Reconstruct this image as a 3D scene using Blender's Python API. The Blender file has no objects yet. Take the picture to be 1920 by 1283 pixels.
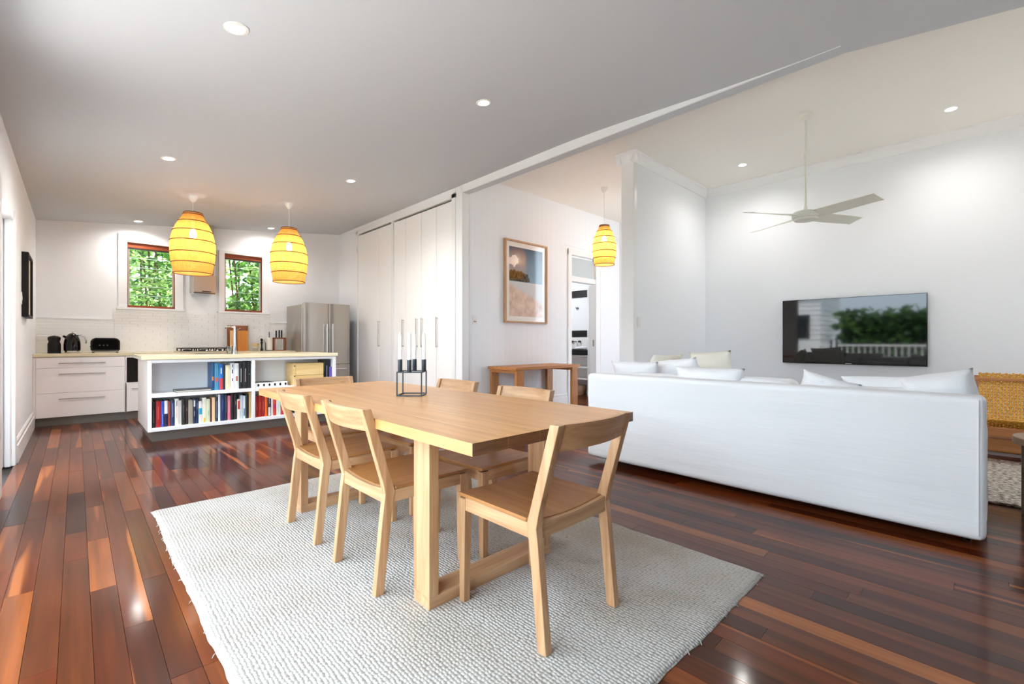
import bpy, math, random
from mathutils import Vector, Matrix, noise
random.seed(7)
C = bpy.context.scene.collection
D = bpy.data
PI = math.pi
sc = bpy.context.scene

# ---------------------------------------------------------------- camera
cam = D.cameras.new('camera')
cam.lens = 36.0*853/1920; cam.sensor_width = 36.0; cam.clip_start = 0.05; cam.clip_end = 200
co = D.objects.new('camera', cam); C.objects.link(co)
co.location = (0, 0, 1.08)
co.rotation_euler = (PI/2, 0, -math.atan2(817, 853))
sc.camera = co

# ---------------------------------------------------------------- exposure
vs = sc.view_settings
vs.view_transform = 'Standard'; vs.look = 'None'; vs.gamma = 1.0; vs.use_curve_mapping = False
vs.exposure = 0.52
sc.cycles.max_bounces = 14; sc.cycles.diffuse_bounces = 8; sc.cycles.glossy_bounces = 5
sc.cycles.transmission_bounces = 6; sc.cycles.transparent_max_bounces = 12
sc.cycles.sample_clamp_indirect = 5.0; sc.cycles.sample_clamp_direct = 12; sc.cycles.blur_glossy = 1.0; sc.cycles.use_adaptive_sampling = False
sc.cycles.use_denoising = True
sc.cycles.caustics_reflective = False; sc.cycles.caustics_refractive = False

# ---------------------------------------------------------------- sky: bright high overcast
SKY = 6.9
w = D.worlds.new('sky'); sc.world = w; w.use_nodes = True
wn = w.node_tree.nodes; wl = w.node_tree.links
bg = wn['Background']; bg.inputs['Color'].default_value = (0.72, 0.87, 1.0, 1); bg.inputs['Strength'].default_value = SKY

def portal(name, loc, rot, sx, sy):
    l = D.lights.new(name, 'AREA'); l.shape = 'RECTANGLE'; l.size = sx; l.size_y = sy
    l.cycles.is_portal = True
    o = D.objects.new(name, l); C.objects.link(o); o.location = loc; o.rotation_euler = rot
portal('portal_deck_doors', (-0.52, 1.9, 1.25), (0, -PI/2, 0), 2.5, 3.4)
portal('portal_rear_doors', (6.1, -3.1, 1.15), (PI/2, 0, 0), 1.2, 2.3)

# sun on the far side of the roof: it never reaches indoors, only the pale deck and paving, which throw light up to the ceilings
sun = D.lights.new('sun', 'SUN'); sun.energy = 26.0; sun.angle = math.radians(3); sun.color = (1, .98, .97)
sno = D.objects.new('sun', sun); C.objects.link(sno); sno.rotation_euler = (math.radians(14), math.radians(20), 0)
DOWN_POWER = 16.0
def spot(name, loc, power, col=(1, .965, .93), angle=165, blend=1.0, r=0.045):
    l = D.lights.new(name, 'SPOT'); l.energy = power; l.color = col
    l.spot_size = math.radians(angle); l.spot_blend = blend; l.shadow_soft_size = r
    o = D.objects.new(name, l); C.objects.link(o); o.location = loc
    return o

# ---------------------------------------------------------------- material helpers
def lin(c):
    return tuple(((x/255)/12.92 if x/255 <= .04045 else ((x/255+.055)/1.055)**2.4) for x in c)
def rgb(*c): return lin(c)+(1,)
def newmat(name):
    m = D.materials.new(name); m.use_nodes = True
    return m, m.node_tree.nodes, m.node_tree.links, m.node_tree.nodes['Principled BSDF']
def mat(name, col, rough=0.5, metal=0.0, bump=0, bscale=200, spec=0.5, coat=0, var=0, vscale=3, sheen=0):
    m, n, l, b = newmat(name)
    c = rgb(*col)
    b.inputs['Base Color'].default_value = c; b.inputs['Roughness'].default_value = rough
    b.inputs['Metallic'].default_value = metal; b.inputs['Specular IOR Level'].default_value = spec
    b.inputs['Coat Weight'].default_value = coat
    if sheen: b.inputs['Sheen Weight'].default_value = sheen
    t = n.new('ShaderNodeTexCoord')
    if bump:
        nz = n.new('ShaderNodeTexNoise'); nz.inputs['Scale'].default_value = bscale; nz.inputs['Detail'].default_value = 3
        l.new(t.outputs['Object'], nz.inputs['Vector'])
        bp = n.new('ShaderNodeBump'); bp.inputs['Strength'].default_value = bump; bp.inputs['Distance'].default_value = 0.004
        l.new(nz.outputs['Fac'], bp.inputs['Height']); l.new(bp.outputs['Normal'], b.inputs['Normal'])
    if var:
        nz = n.new('ShaderNodeTexNoise'); nz.inputs['Scale'].default_value = vscale; nz.inputs['Detail'].default_value = 4
        l.new(t.outputs['Object'], nz.inputs['Vector'])
        mx = n.new('ShaderNodeMix'); mx.data_type = 'RGBA'
        mx.inputs[6].default_value = tuple(x*(1-var) for x in c[:3])+(1,); mx.inputs[7].default_value = tuple(min(1, x*(1+var)) for x in c[:3])+(1,)
        l.new(nz.outputs['Fac'], mx.inputs[0]); l.new(mx.outputs[2], b.inputs['Base Color'])
    return m
def wood(name, ca, cb, axis='y', rough=0.45, scale=1.0, coat=0.0, bump=0.15):
    m, n, l, b = newmat(name)
    t = n.new('ShaderNodeTexCoord'); mp = n.new('ShaderNodeMapping')
    s = [28*scale]*3; s['xyz'.index(axis)] = 1.6*scale
    mp.inputs['Scale'].default_value = s
    oi = n.new('ShaderNodeObjectInfo'); ad = n.new('ShaderNodeVectorMath'); ad.operation = 'ADD'
    sm = n.new('ShaderNodeVectorMath'); sm.operation = 'SCALE'; sm.inputs[0].default_value = (3, 5, 7)
    l.new(oi.outputs['Random'], sm.inputs['Scale'])
    l.new(t.outputs['Object'], ad.inputs[0]); l.new(sm.outputs[0], ad.inputs[1]); l.new(ad.outputs[0], mp.inputs['Vector'])
    nz = n.new('ShaderNodeTexNoise'); nz.inputs['Scale'].default_value = 1.0; nz.inputs['Detail'].default_value = 6; nz.inputs['Distortion'].default_value = 0.6
    l.new(mp.outputs[0], nz.inputs['Vector'])
    n2 = n.new('ShaderNodeTexNoise'); n2.inputs['Scale'].default_value = 4.0; n2.inputs['Detail'].default_value = 3
    l.new(mp.outputs[0], n2.inputs['Vector'])
    r = n.new('ShaderNodeValToRGB'); r.color_ramp.elements[0].position = .32; r.color_ramp.elements[1].position = .68
    r.color_ramp.elements[0].color = rgb(*ca); r.color_ramp.elements[1].color = rgb(*cb)
    ma = n.new('ShaderNodeMath'); ma.operation = 'MULTIPLY_ADD'; ma.inputs[1].default_value = .35; ma.inputs[2].default_value = -.17
    l.new(n2.outputs['Fac'], ma.inputs[0])
    mb = n.new('ShaderNodeMath'); mb.operation = 'ADD'; l.new(nz.outputs['Fac'], mb.inputs[0]); l.new(ma.outputs[0], mb.inputs[1])
    l.new(mb.outputs[0], r.inputs['Fac']); l.new(r.outputs['Color'], b.inputs['Base Color'])
    b.inputs['Roughness'].default_value = rough; b.inputs['Coat Weight'].default_value = coat; b.inputs['Coat Roughness'].default_value = .15
    if bump:
        bp = n.new('ShaderNodeBump'); bp.inputs['Strength'].default_value = bump; bp.inputs['Distance'].default_value = 0.001
        l.new(n2.outputs['Fac'], bp.inputs['Height']); l.new(bp.outputs['Normal'], b.inputs['Normal'])
    return m

# ---------------------------------------------------------------- mesh helpers
class G:
    def __init__(s): s.v = []; s.f = []
    def add(s, vs, fs):
        b = len(s.v); s.v += [tuple(p) for p in vs]; s.f += [tuple(b+i for i in f) for f in fs]; return s
    def box(s, x0, x1, y0, y1, z0, z1):
        vs = [(x, y, z) for x in (x0, x1) for y in (y0, y1) for z in (z0, z1)]
        return s.add(vs, [(0,1,3,2),(4,6,7,5),(0,4,5,1),(2,3,7,6),(0,2,6,4),(1,5,7,3)])
    def hexa(s, a, b):   # a, b: quads (4 pts each) joined, same winding
        return s.add(list(a)+list(b), [(3,2,1,0),(4,5,6,7),(0,1,5,4),(1,2,6,5),(2,3,7,6),(3,0,4,7)])
    def bar(s, p0, p1, wx, wy, up=(0,0,1)):
        p0 = Vector(p0); p1 = Vector(p1); d = (p1-p0).normalized(); u = Vector(up)
        if abs(d.dot(u)) > .95: u = Vector((0,1,0))
        a = d.cross(u).normalized(); b = a.cross(d).normalized()
        q = [(-wx/2,-wy/2),(wx/2,-wy/2),(wx/2,wy/2),(-wx/2,wy/2)]
        return s.hexa([p0+a*i+b*j for i, j in q], [p1+a*i+b*j for i, j in q])
    def cyl(s, p0, p1, r0, r1=None, n=16, cap=True):
        if r1 is None: r1 = r0
        p0 = Vector(p0); p1 = Vector(p1); d = (p1-p0).normalized(); u = Vector((0,0,1)) if abs(d.z) < .9 else Vector((1,0,0))
        a = d.cross(u).normalized(); b = d.cross(a).normalized()
        vs = []; fs = []
        for p, r in ((p0, r0), (p1, r1)):
            for k in range(n): t = 2*PI*k/n; vs.append(p+a*r*math.cos(t)+b*r*math.sin(t))
        for k in range(n): fs.append((k, (k+1) % n, n+(k+1) % n, n+k))
        if cap: fs.append(tuple(range(n-1, -1, -1))); fs.append(tuple(range(n, 2*n)))
        return s.add(vs, fs)
    def lathe(s, prof, c=(0,0,0), n=24, close=True):
        vs = []; fs = []
        for r, z in prof:
            for k in range(n): t = 2*PI*k/n; vs.append((c[0]+r*math.cos(t), c[1]+r*math.sin(t), c[2]+z))
        for i in range(len(prof)-1):
            for k in range(n): fs.append((i*n+k, i*n+(k+1) % n, (i+1)*n+(k+1) % n, (i+1)*n+k))
        if close: fs.append(tuple(range(n-1, -1, -1))); m = (len(prof)-1)*n; fs.append(tuple(range(m, m+n)))
        return s.add(vs, fs)
    def tube(s, pts, r, n=8, closed=False):
        pts = [Vector(p) for p in pts]; N = len(pts); vs = []; fs = []
        for i, p in enumerate(pts):
            a = pts[(i-1) % N] if (i > 0 or closed) else p; b = pts[(i+1) % N] if (i < N-1 or closed) else p
            d = (b-a).normalized(); u = Vector((0,0,1)) if abs(d.z) < .95 else Vector((1,0,0))
            e = d.cross(u).normalized(); g = d.cross(e).normalized()
            rr = r[i] if isinstance(r, (list, tuple)) else r
            for k in range(n): t = 2*PI*k/n; vs.append(p+e*rr*math.cos(t)+g*rr*math.sin(t))
        M = N if closed else N-1
        for i in range(M):
            j = (i+1) % N
            for k in range(n): fs.append((i*n+k, i*n+(k+1) % n, j*n+(k+1) % n, j*n+k))
        if not closed: fs.append(tuple(range(n-1,-1,-1))); fs.append(tuple(range((N-1)*n, N*n)))
        return s.add(vs, fs)
    def grid(s, fn, nu, nv, closeu=False):
        b = len(s.v)
        for j in range(nv+1):
            for i in range(nu+1): s.v.append(tuple(fn(i/nu, j/nv)))
        for j in range(nv):
            for i in range(nu):
                a = b+j*(nu+1)+i; s.f.append((a, a+1, a+nu+2, a+nu+1))
        return s
    def prism(s, poly, h0, h1, plane='xy'):
        n = len(poly)
        def P(a, b, h): return {'xy': (a,b,h), 'xz': (a,h,b), 'yz': (h,a,b)}[plane]
        vs = [P(a,b,h0) for a, b in poly]+[P(a,b,h1) for a, b in poly]
        fs = [tuple(range(n-1,-1,-1)), tuple(range(n, 2*n))]+[(i,(i+1) % n, n+(i+1) % n, n+i) for i in range(n)]
        return s.add(vs, fs)
    def build(s, name, m, parent=None, bevel=0, smooth=False, kind=None, label=None, world=True, subsurf=0):
        me = D.meshes.new(name); me.from_pydata(s.v, [], s.f); me.validate()
        import bmesh
        bm = bmesh.new(); bm.from_mesh(me); bmesh.ops.recalc_face_normals(bm, faces=bm.faces); bm.to_mesh(me); bm.free()
        me.materials.append(m)
        if smooth:
            me.polygons.foreach_set('use_smooth', [True]*len(me.polygons))
        o = D.objects.new(name, me); C.objects.link(o)
        if smooth == 'auto':
            md = o.modifiers.new('n', 'NODES') if False else None
            me.set_sharp_from_angle(angle=math.radians(40))
        if parent is not None:
            o.parent = parent
            if world: o.matrix_parent_inverse = WM(parent).inverted()
        if bevel:
            b = o.modifiers.new('bevel', 'BEVEL'); b.width = bevel; b.segments = 2; b.limit_method = 'ANGLE'; b.angle_limit = math.radians(40)
        if subsurf:
            q = o.modifiers.new('sub', 'SUBSURF'); q.levels = subsurf; q.render_levels = subsurf
        if kind: o['kind'] = kind
        if label: o['label'] = label
        return o
def WM(o):
    m = o.matrix_basis.copy()
    if o.parent is not None: m = WM(o.parent) @ o.matrix_parent_inverse @ m
    return m
def bx(*a): return G().box(*a)
def tag(o, label, cat, group=None):
    o['label'] = label; o['category'] = cat
    if group: o['group'] = group
    return o
def thing(name, label, cat, loc, rz=0, group=None):
    o = D.objects.new(name, None); C.objects.link(o); o.empty_display_size = .1
    o.location = loc; o.rotation_euler = (0, 0, rz)
    return tag(o, label, cat, group)
def struct(g, name, m, parent=None, **k):
    o = g.build(name, m, parent, **k)
    if parent is None: o['kind'] = 'structure'
    return o
KIDS = {}
def copy_tree(o, parent=None):
    c = o.copy(); C.objects.link(c)
    if parent is not None: c.parent = parent
    for ch in [x for x in D.objects if x.parent == o]:
        copy_tree(ch, c)
    return c
def rot2(x, y, a): return x*math.cos(a)-y*math.sin(a), x*math.sin(a)+y*math.cos(a)

# ---------------------------------------------------------------- materials
M = {}
M['wall'] = mat('wall_paint', (240, 242, 245), .6, bump=.03, bscale=300)
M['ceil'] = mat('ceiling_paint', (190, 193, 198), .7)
M['trim'] = mat('gloss_white_trim', (240, 240, 240), .3)
M['skirt'] = M['trim']
M['white'] = mat('white_laminate', (236, 234, 230), .35)
M['pantry'] = mat('pantry_door_white', (247, 247, 246), .4)
M['shelf'] = mat('shelf_white', (240, 241, 242), .4)
M['cab'] = mat('cabinet_cream', (250, 246, 244), .35)
M['stone'] = mat('cream_stone_benchtop', (226, 214, 180), .18, var=.05, vscale=60)
M['kick'] = mat('brushed_kickboard', (118, 112, 104), .35, metal=.4)
M['steel'] = mat('brushed_steel', (176, 170, 162), .33, metal=.85, var=.03, vscale=5)
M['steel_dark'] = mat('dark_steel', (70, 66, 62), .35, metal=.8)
M['chrome'] = mat('chrome', (215, 215, 218), .12, metal=1)
M['black'] = mat('black_gloss', (9, 8, 9), .1, spec=.35)
M['blackm'] = mat('black_matt', (15, 14, 15), .55, spec=.3)
M['gap'] = mat('dark_gap', (40, 34, 30), .8)
M['glassy'] = mat('screen_glass', (5, 6, 8), .04, spec=.55)
M['nickel'] = mat('satin_nickel', (168,164,156), .3, metal=.9)
M['oak_x'] = wood('oak_x', (166, 122, 84), (198, 158, 118), 'x')
M['oak_y'] = wood('oak_y', (166, 122, 84), (198, 158, 118), 'y')
M['oak_z'] = wood('oak_z', (166, 122, 84), (198, 158, 118), 'z')
M['seatw'] = wood('oak_seat_veneer', (150, 98, 52), (172, 120, 70), 'y', rough=.4)
M['top'] = wood('oak_tabletop', (180, 126, 72), (202, 150, 92), 'y', rough=.3, scale=.6)
M['endgrain_shade'] = wood('oak_end_grain_shaded', (104, 66, 40), (132, 88, 54), 'x', scale=2)  # end grain, with shade on the table ends painted into its dark colour
M['cons_x'] = wood('console_oak_x', (168, 106, 52), (190, 128, 70), 'x', scale=.8)
M['cons_z'] = wood('console_oak_z', (168, 106, 52), (190, 128, 70), 'z', scale=.8)
M['linen'] = mat('white_linen', (240, 240, 242), .85, bump=.5, bscale=55, sheen=.2)
def streak_linen():
    m, n, l, b = newmat('slipcover_linen'); b.inputs['Base Color'].default_value = rgb(244, 245, 247); b.inputs['Roughness'].default_value = .85
    t = n.new('ShaderNodeTexCoord'); prev = None
    for scv, dist, st in (((1, .7, 7), .03, .16), ((3, 5, 50), .003, .3)):
        mp = n.new('ShaderNodeMapping'); mp.inputs['Scale'].default_value = scv; l.new(t.outputs['Object'], mp.inputs[0])
        nz = n.new('ShaderNodeTexNoise'); nz.inputs['Scale'].default_value = 1.3; nz.inputs['Detail'].default_value = 4; l.new(mp.outputs[0], nz.inputs['Vector'])
        bp = n.new('ShaderNodeBump'); bp.inputs['Strength'].default_value = st; bp.inputs['Distance'].default_value = dist; l.new(nz.outputs['Fac'], bp.inputs['Height'])
        if prev: l.new(prev, bp.inputs['Normal'])
        prev = bp.outputs['Normal']
    l.new(prev, b.inputs['Normal']); return m
M['slip'] = streak_linen()
M['linen_cream'] = mat('cream_linen', (238, 234, 222), .9, bump=.4, bscale=60)
M['brownframe'] = wood('timber_window_frame', (120, 52, 24), (150, 72, 36), 'x', rough=.35)
M['rattan'] = None

# plank material: colour attribute x grain, glossy varnish
def plank_mat():
    m, n, l, b = newmat('varnished_hardwood')
    at = n.new('ShaderNodeAttribute'); at.attribute_name = 'tone'
    t = n.new('ShaderNodeTexCoord'); mp = n.new('ShaderNodeMapping'); mp.inputs['Scale'].default_value = (40, 1.1, 4)
    sc2 = n.new('ShaderNodeVectorMath'); sc2.operation = 'SCALE'; sc2.inputs['Scale'].default_value = 61.0
    l.new(at.outputs['Color'], sc2.inputs[0])
    ad = n.new('ShaderNodeVectorMath'); ad.operation = 'ADD'; l.new(t.outputs['Object'], ad.inputs[0]); l.new(sc2.outputs[0], ad.inputs[1])
    l.new(ad.outputs[0], mp.inputs['Vector'])
    nz = n.new('ShaderNodeTexNoise'); nz.inputs['Scale'].default_value = 1; nz.inputs['Detail'].default_value = 3; nz.inputs['Distortion'].default_value = .1
    l.new(mp.outputs[0], nz.inputs['Vector'])
    n3 = n.new('ShaderNodeTexNoise'); n3.inputs['Scale'].default_value = 2.0; n3.inputs['Detail'].default_value = 2
    mp3 = n.new('ShaderNodeMapping'); mp3.inputs['Scale'].default_value = (5, .6, 1)
    l.new(ad.outputs[0], mp3.inputs['Vector']); l.new(mp3.outputs[0], n3.inputs['Vector'])
    mr = n.new('ShaderNodeMapRange'); mr.inputs['From Min'].default_value = .3; mr.inputs['From Max'].default_value = .7
    mr.inputs['To Min'].default_value = .74; mr.inputs['To Max'].default_value = 1.2; l.new(nz.outputs['Fac'], mr.inputs['Value'])
    mr3 = n.new('ShaderNodeMapRange'); mr3.inputs['From Min'].default_value = .3; mr3.inputs['From Max'].default_value = .7
    mr3.inputs['To Min'].default_value = .75; mr3.inputs['To Max'].default_value = 1.25; l.new(n3.outputs['Fac'], mr3.inputs['Value'])
    mm = n.new('ShaderNodeMath'); mm.operation = 'MULTIPLY'; l.new(mr.outputs[0], mm.inputs[0]); l.new(mr3.outputs[0], mm.inputs[1])
    vm = n.new('ShaderNodeVectorMath'); vm.operation = 'SCALE'; l.new(at.outputs['Color'], vm.inputs[0]); l.new(mm.outputs[0], vm.inputs['Scale'])
    n4 = n.new('ShaderNodeTexNoise'); n4.inputs['Scale'].default_value = 1.0; n4.inputs['Detail'].default_value = 2
    mp4 = n.new('ShaderNodeMapping'); mp4.inputs['Scale'].default_value = (9, .4, 1); mp4.inputs['Location'].default_value = (4, 9, 2)
    l.new(ad.outputs[0], mp4.inputs['Vector']); l.new(mp4.outputs[0], n4.inputs['Vector'])
    sap = n.new('ShaderNodeMapRange'); sap.inputs['From Min'].default_value = .62; sap.inputs['From Max'].default_value = .67; l.new(n4.outputs['Fac'], sap.inputs['Value'])
    mx4 = n.new('ShaderNodeMix'); mx4.data_type = 'RGBA'; mx4.inputs[7].default_value = rgb(146,80,36)
    l.new(sap.outputs[0], mx4.inputs[0]); l.new(vm.outputs[0], mx4.inputs[6])
    l.new(mx4.outputs[2], b.inputs['Base Color'])
    b.inputs['Roughness'].default_value = .3; b.inputs['Specular IOR Level'].default_value = .06; b.inputs['Coat Weight'].default_value = .42; b.inputs['Coat Roughness'].default_value = .11; b.inputs['Coat IOR'].default_value = 1.45
    nb = n.new('ShaderNodeTexNoise'); nb.inputs['Scale'].default_value = 14; nb.inputs['Detail'].default_value = 4; l.new(t.outputs['Object'], nb.inputs['Vector'])
    bp = n.new('ShaderNodeBump'); bp.inputs['Strength'].default_value = .035; bp.inputs['Distance'].default_value = .004
    l.new(nb.outputs['Fac'], bp.inputs['Height']); l.new(bp.outputs['Normal'], b.inputs['Normal']); l.new(bp.outputs['Normal'], b.inputs['Coat Normal'])
    return m
M['plank'] = plank_mat()

def fan_weave(name, col, col2, trans=.45, alpha=.3, sc=90):
    """thin splints woven on hoops: translucent fibre with small real gaps"""
    m, n, l, b = newmat(name)
    n.remove(b)
    out = n['Material Output']
    t = n.new('ShaderNodeTexCoord')
    sp = n.new('ShaderNodeSeparateXYZ'); l.new(t.outputs['Object'], sp.inputs[0])
    an = n.new('ShaderNodeMath'); an.operation = 'ARCTAN2'; l.new(sp.outputs['Y'], an.inputs[0]); l.new(sp.outputs['X'], an.inputs[1])
    def wave(src, f):
        a = n.new('ShaderNodeMath'); a.operation = 'MULTIPLY'; a.inputs[1].default_value = f; l.new(src, a.inputs[0])
        s = n.new('ShaderNodeMath'); s.operation = 'SINE'; l.new(a.outputs[0], s.inputs[0]); return s.outputs[0]
    wa = wave(an.outputs[0], sc); wz = wave(sp.outputs['Z'], 420)
    pr = n.new('ShaderNodeMath'); pr.operation = 'MULTIPLY'; l.new(wa, pr.inputs[0]); l.new(wz, pr.inputs[1])
    cvv = n.new('ShaderNodeCombineXYZ'); l.new(an.outputs[0], cvv.inputs[0]); l.new(sp.outputs['Z'], cvv.inputs[1])
    mpv = n.new('ShaderNodeMapping'); mpv.inputs['Scale'].default_value = (26, 9, 1); l.new(cvv.outputs[0], mpv.inputs[0])
    nz = n.new('ShaderNodeTexNoise'); nz.inputs['Scale'].default_value = 1; nz.inputs['Detail'].default_value = 6; l.new(mpv.outputs[0], nz.inputs['Vector'])
    hole = n.new('ShaderNodeMath'); hole.operation = 'GREATER_THAN'; hole.inputs[1].default_value = 1-alpha
    l.new(pr.outputs[0], hole.inputs[0])
    mx = n.new('ShaderNodeMix'); mx.data_type = 'RGBA'; mx.inputs[6].default_value = rgb(*col); mx.inputs[7].default_value = rgb(*col2)
    l.new(nz.outputs['Fac'], mx.inputs[0])
    df = n.new('ShaderNodeBsdfDiffuse'); tl = n.new('ShaderNodeBsdfTranslucent'); tp = n.new('ShaderNodeBsdfTransparent')
    l.new(mx.outputs[2], df.inputs['Color']); l.new(mx.outputs[2], tl.inputs['Color'])
    m1 = n.new('ShaderNodeMixShader'); m1.inputs[0].default_value = trans; l.new(df.outputs[0], m1.inputs[1]); l.new(tl.outputs[0], m1.inputs[2])
    m2 = n.new('ShaderNodeMixShader'); l.new(hole.outputs[0], m2.inputs[0]); l.new(m1.outputs[0], m2.inputs[1]); l.new(tp.outputs[0], m2.inputs[2])
    l.new(m2.outputs[0], out.inputs['Surface'])
    return m
M['rattan'] = fan_weave('woven_rattan', (222, 170, 90), (168, 112, 48), trans=.30)
def emis(name, col, s):
    m = D.materials.new(name); m.use_nodes = True; n = m.node_tree.nodes; n.remove(n['Principled BSDF'])
    e = n.new('ShaderNodeEmission'); e.inputs['Color'].default_value = col+(1,); e.inputs['Strength'].default_value = s
    m.node_tree.links.new(e.outputs[0], n['Material Output'].inputs['Surface']); return m
M['lamp'] = emis('lit_lamp_face', (1, .97, .92), 12)
M['bulb'] = emis('lit_bulb', (1, .86, .62), 14)
def glass(name, tint=(1,1,1), refl=.35):
    m = D.materials.new(name); m.use_nodes = True; n = m.node_tree.nodes; l = m.node_tree.links; n.remove(n['Principled BSDF'])
    tr = n.new('ShaderNodeBsdfTransparent'); tr.inputs['Color'].default_value = tint+(1,)
    gl = n.new('ShaderNodeBsdfGlossy'); gl.inputs['Roughness'].default_value = .02
    fr = n.new('ShaderNodeFresnel'); fr.inputs['IOR'].default_value = 1.45
    mu = n.new('ShaderNodeMath'); mu.operation = 'MULTIPLY'; mu.inputs[1].default_value = refl*2; mu.use_clamp = True
    l.new(fr.outputs[0], mu.inputs[0])
    mx = n.new('ShaderNodeMixShader'); l.new(mu.outputs[0], mx.inputs[0]); l.new(tr.outputs[0], mx.inputs[1]); l.new(gl.outputs[0], mx.inputs[2])
    l.new(mx.outputs[0], n['Material Output'].inputs['Surface']); return m
M['glass'] = glass('window_glass', (.93,.97,.95))
M['frost'] = mat('frosted_glass', (186,196,200), .25)
M['clear'] = glass('clear_glass', (.9,.93,.93), .6)

# ================================================================ SETTING
XL, XP, YB, XT, YN, YH, YR = -.395, 3.76, 8.87, 7.0, 3.0, 4.95, -3.0
ZC = 3.40
def zk(x): return 2.73+.113*(x-XL)          # raked kitchen ceiling
# floor slab
fl = struct(bx(XL-.2, 8.1, YR, YB+.02, -.12, -.016), 'floor', M['gap'])
# planks
PAL = [((74,28,10),4),((90,38,14),6),((104,46,17),6),((112,54,22),4),((82,36,18),3),((64,25,12),3),((122,60,24),2.5),((138,72,30),1),((164,94,40),.3),((96,46,20),3)]
def pick():
    t = random.random()*sum(a[1] for a in PAL)
    for c, q in PAL:
        t -= q
        if t <= 0: return c
    return PAL[0][0]
planks = []
bw = .0875; x = XL
fwd = (math.sin(math.atan2(817,853)), math.cos(math.atan2(817,853)))
while x < 8.0:
    x1 = min(x+bw, 8.05); y = YR+random.uniform(-1.6, 0)
    while y < YB:
        L = random.choice([.5, .8, 1.1, 1.4, 1.8, 2.3])*random.uniform(.8, 1.2)
        y0, y1 = max(y, YR), min(y+L, YB)
        # keep boards inside the plan: living/kitchen zone and the room behind the hall
        if x > XT+.05 and y1 < YN: y += L; continue
        if y1-y0 > .02: planks.append((x, x1, y0, y1))
        y += L
    x = x1
def score(p):
    cx, cy = (p[0]+p[1])/2, (p[2]+p[3])/2
    best = 0
    for yy in (p[2], cy, p[3]):
        d = cx*fwd[0]+yy*fwd[1]; r = cx*fwd[1]-yy*fwd[0]
        if d > .5 and abs(r/d) < 1.15 and 1.08/d < .8:
            if .5 < cx < 2.2 and 1.0 < yy < 3.5: continue      # under the rug
            if 3.5 < cx < 4.3 and 0 < yy < 2.5: continue       # under the sofa
            best = max(best, 1/d**2)
    return best*min(p[3]-p[2], 1.5)
planks.sort(key=score, reverse=True)
def board(g, p, cols, c):
    g.box(p[0]+.0007, p[1]-.0007, p[2]+.0007, p[3]-.0007, -.016, random.uniform(-.0004, .0002))
    cols += [c]*8
def setcol(me, cols):
    a = me.color_attributes.new('tone', 'FLOAT_COLOR', 'POINT')
    flat = []
    for c in cols: flat += c
    a.data.foreach_set('color', flat)
def tone():
    c = pick(); k = random.uniform(.66, .9)
    return tuple(v*k for v in lin(c))+(1,)
for p in planks[:290]:
    g = G(); cols = []; board(g, p, cols, tone()); o = g.build('plank', M['plank'], fl); setcol(o.data, cols)
g = G(); cols = []
for p in planks[290:]: board(g, p, cols, tone())
o = g.build('planks', M['plank'], fl, kind='stuff'); setcol(o.data, cols)

# left wall with deck-door opening (y .3-3.6) and a second doorway (y 4.75-5.9)
def wallx(name, x0, x1, segs, m=None):
    g = G()
    for (y0, y1, z0, z1) in segs: g.box(x0, x1, y0, y1, z0, z1)
    return struct(g, name, m or M['wall'])
wallx('wall_left', XL-.12, XL, [(YR,-2.6,0,2.9),(-2.6,.2,0,2.9),(.2,3.6,2.5,2.9),(3.6,4.75,0,2.9),(4.75,5.9,2.14,2.9),(5.9,YB,0,2.9)])
# rear wall behind the camera with wide doors
g = G()
for a in [(XL,5.5,0,3.5),(5.5,6.7,2.3,3.5),(6.7,7.2,0,3.5)]: g.box(a[0],a[1],YR-.12,YR,a[2],a[3])
struct(g, 'wall_rear', mat('darkened_rear_wall', (104, 78, 58), .6, var=.15, vscale=4))  # unseen wall made dark to keep light off faces turned to it
# kitchen end wall with two window holes
W1 = (.545,1.13,1.59,2.575); W2 = (1.795,2.375,1.59,2.575)
g = G(); g.box(XL-.12,W1[0],YB,YB+.12,0,3.3); g.box(W1[1],W2[0],YB,YB+.12,0,3.3); g.box(W2[1],4.6,YB,YB+.12,0,3.3)
for a in (W1, W2): g.box(a[0],a[1],YB,YB+.12,0,a[2]); g.box(a[0],a[1],YB,YB+.12,a[3],3.3)
struct(g, 'wall_kitchen', M['wall'])
# pantry return wall behind fridge side (x=3.76) + carcass behind doors
g = G(); g.box(XP, XP+.1, 8.05, YB, 0, 3.25); g.box(XP+.5, XP+.6, 5.0, YB, 0, 3.3); g.box(XP, XP+.1, 5.03, 8.05, 3.09, 3.25)
g.box(XP, XP+.1, 5.03, 5.10, 0, 3.12); g.box(XP, XP+.1, 6.73, 6.78, 0, 3.12)
struct(g, 'wall_pantry', M['wall'])
# hall wall (y=4.95) with a doorway and transom, vertical lining boards
DX0, DX1 = 6.14, 6.84
g = G(); g.box(3.86, DX0-.02, YH, YH+.1, 0, ZC+.05); g.box(DX1+.02, 7.75, YH, YH+.1, 0, ZC+.05); g.box(DX0-.02, DX1+.02, YH, YH+.1, 2.60, ZC+.05)
hw = struct(g, 'wall_hall', M['wall'])
xx = 3.90; k = 0
g = G()
while xx < 7.7:
    x1 = xx+.115
    if not (x1 > DX0-.15 and xx < DX1+.15):
        g.box(xx+.0002, x1-.0002, YH-.008, YH, .15, ZC)
    else:
        g.box(xx+.0002, x1-.0002, YH-.008, YH, 2.72, ZC)
    xx = x1
struct(g, 'lining_boards', M['wall'], hw, bevel=.0005, kind='stuff')
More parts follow.
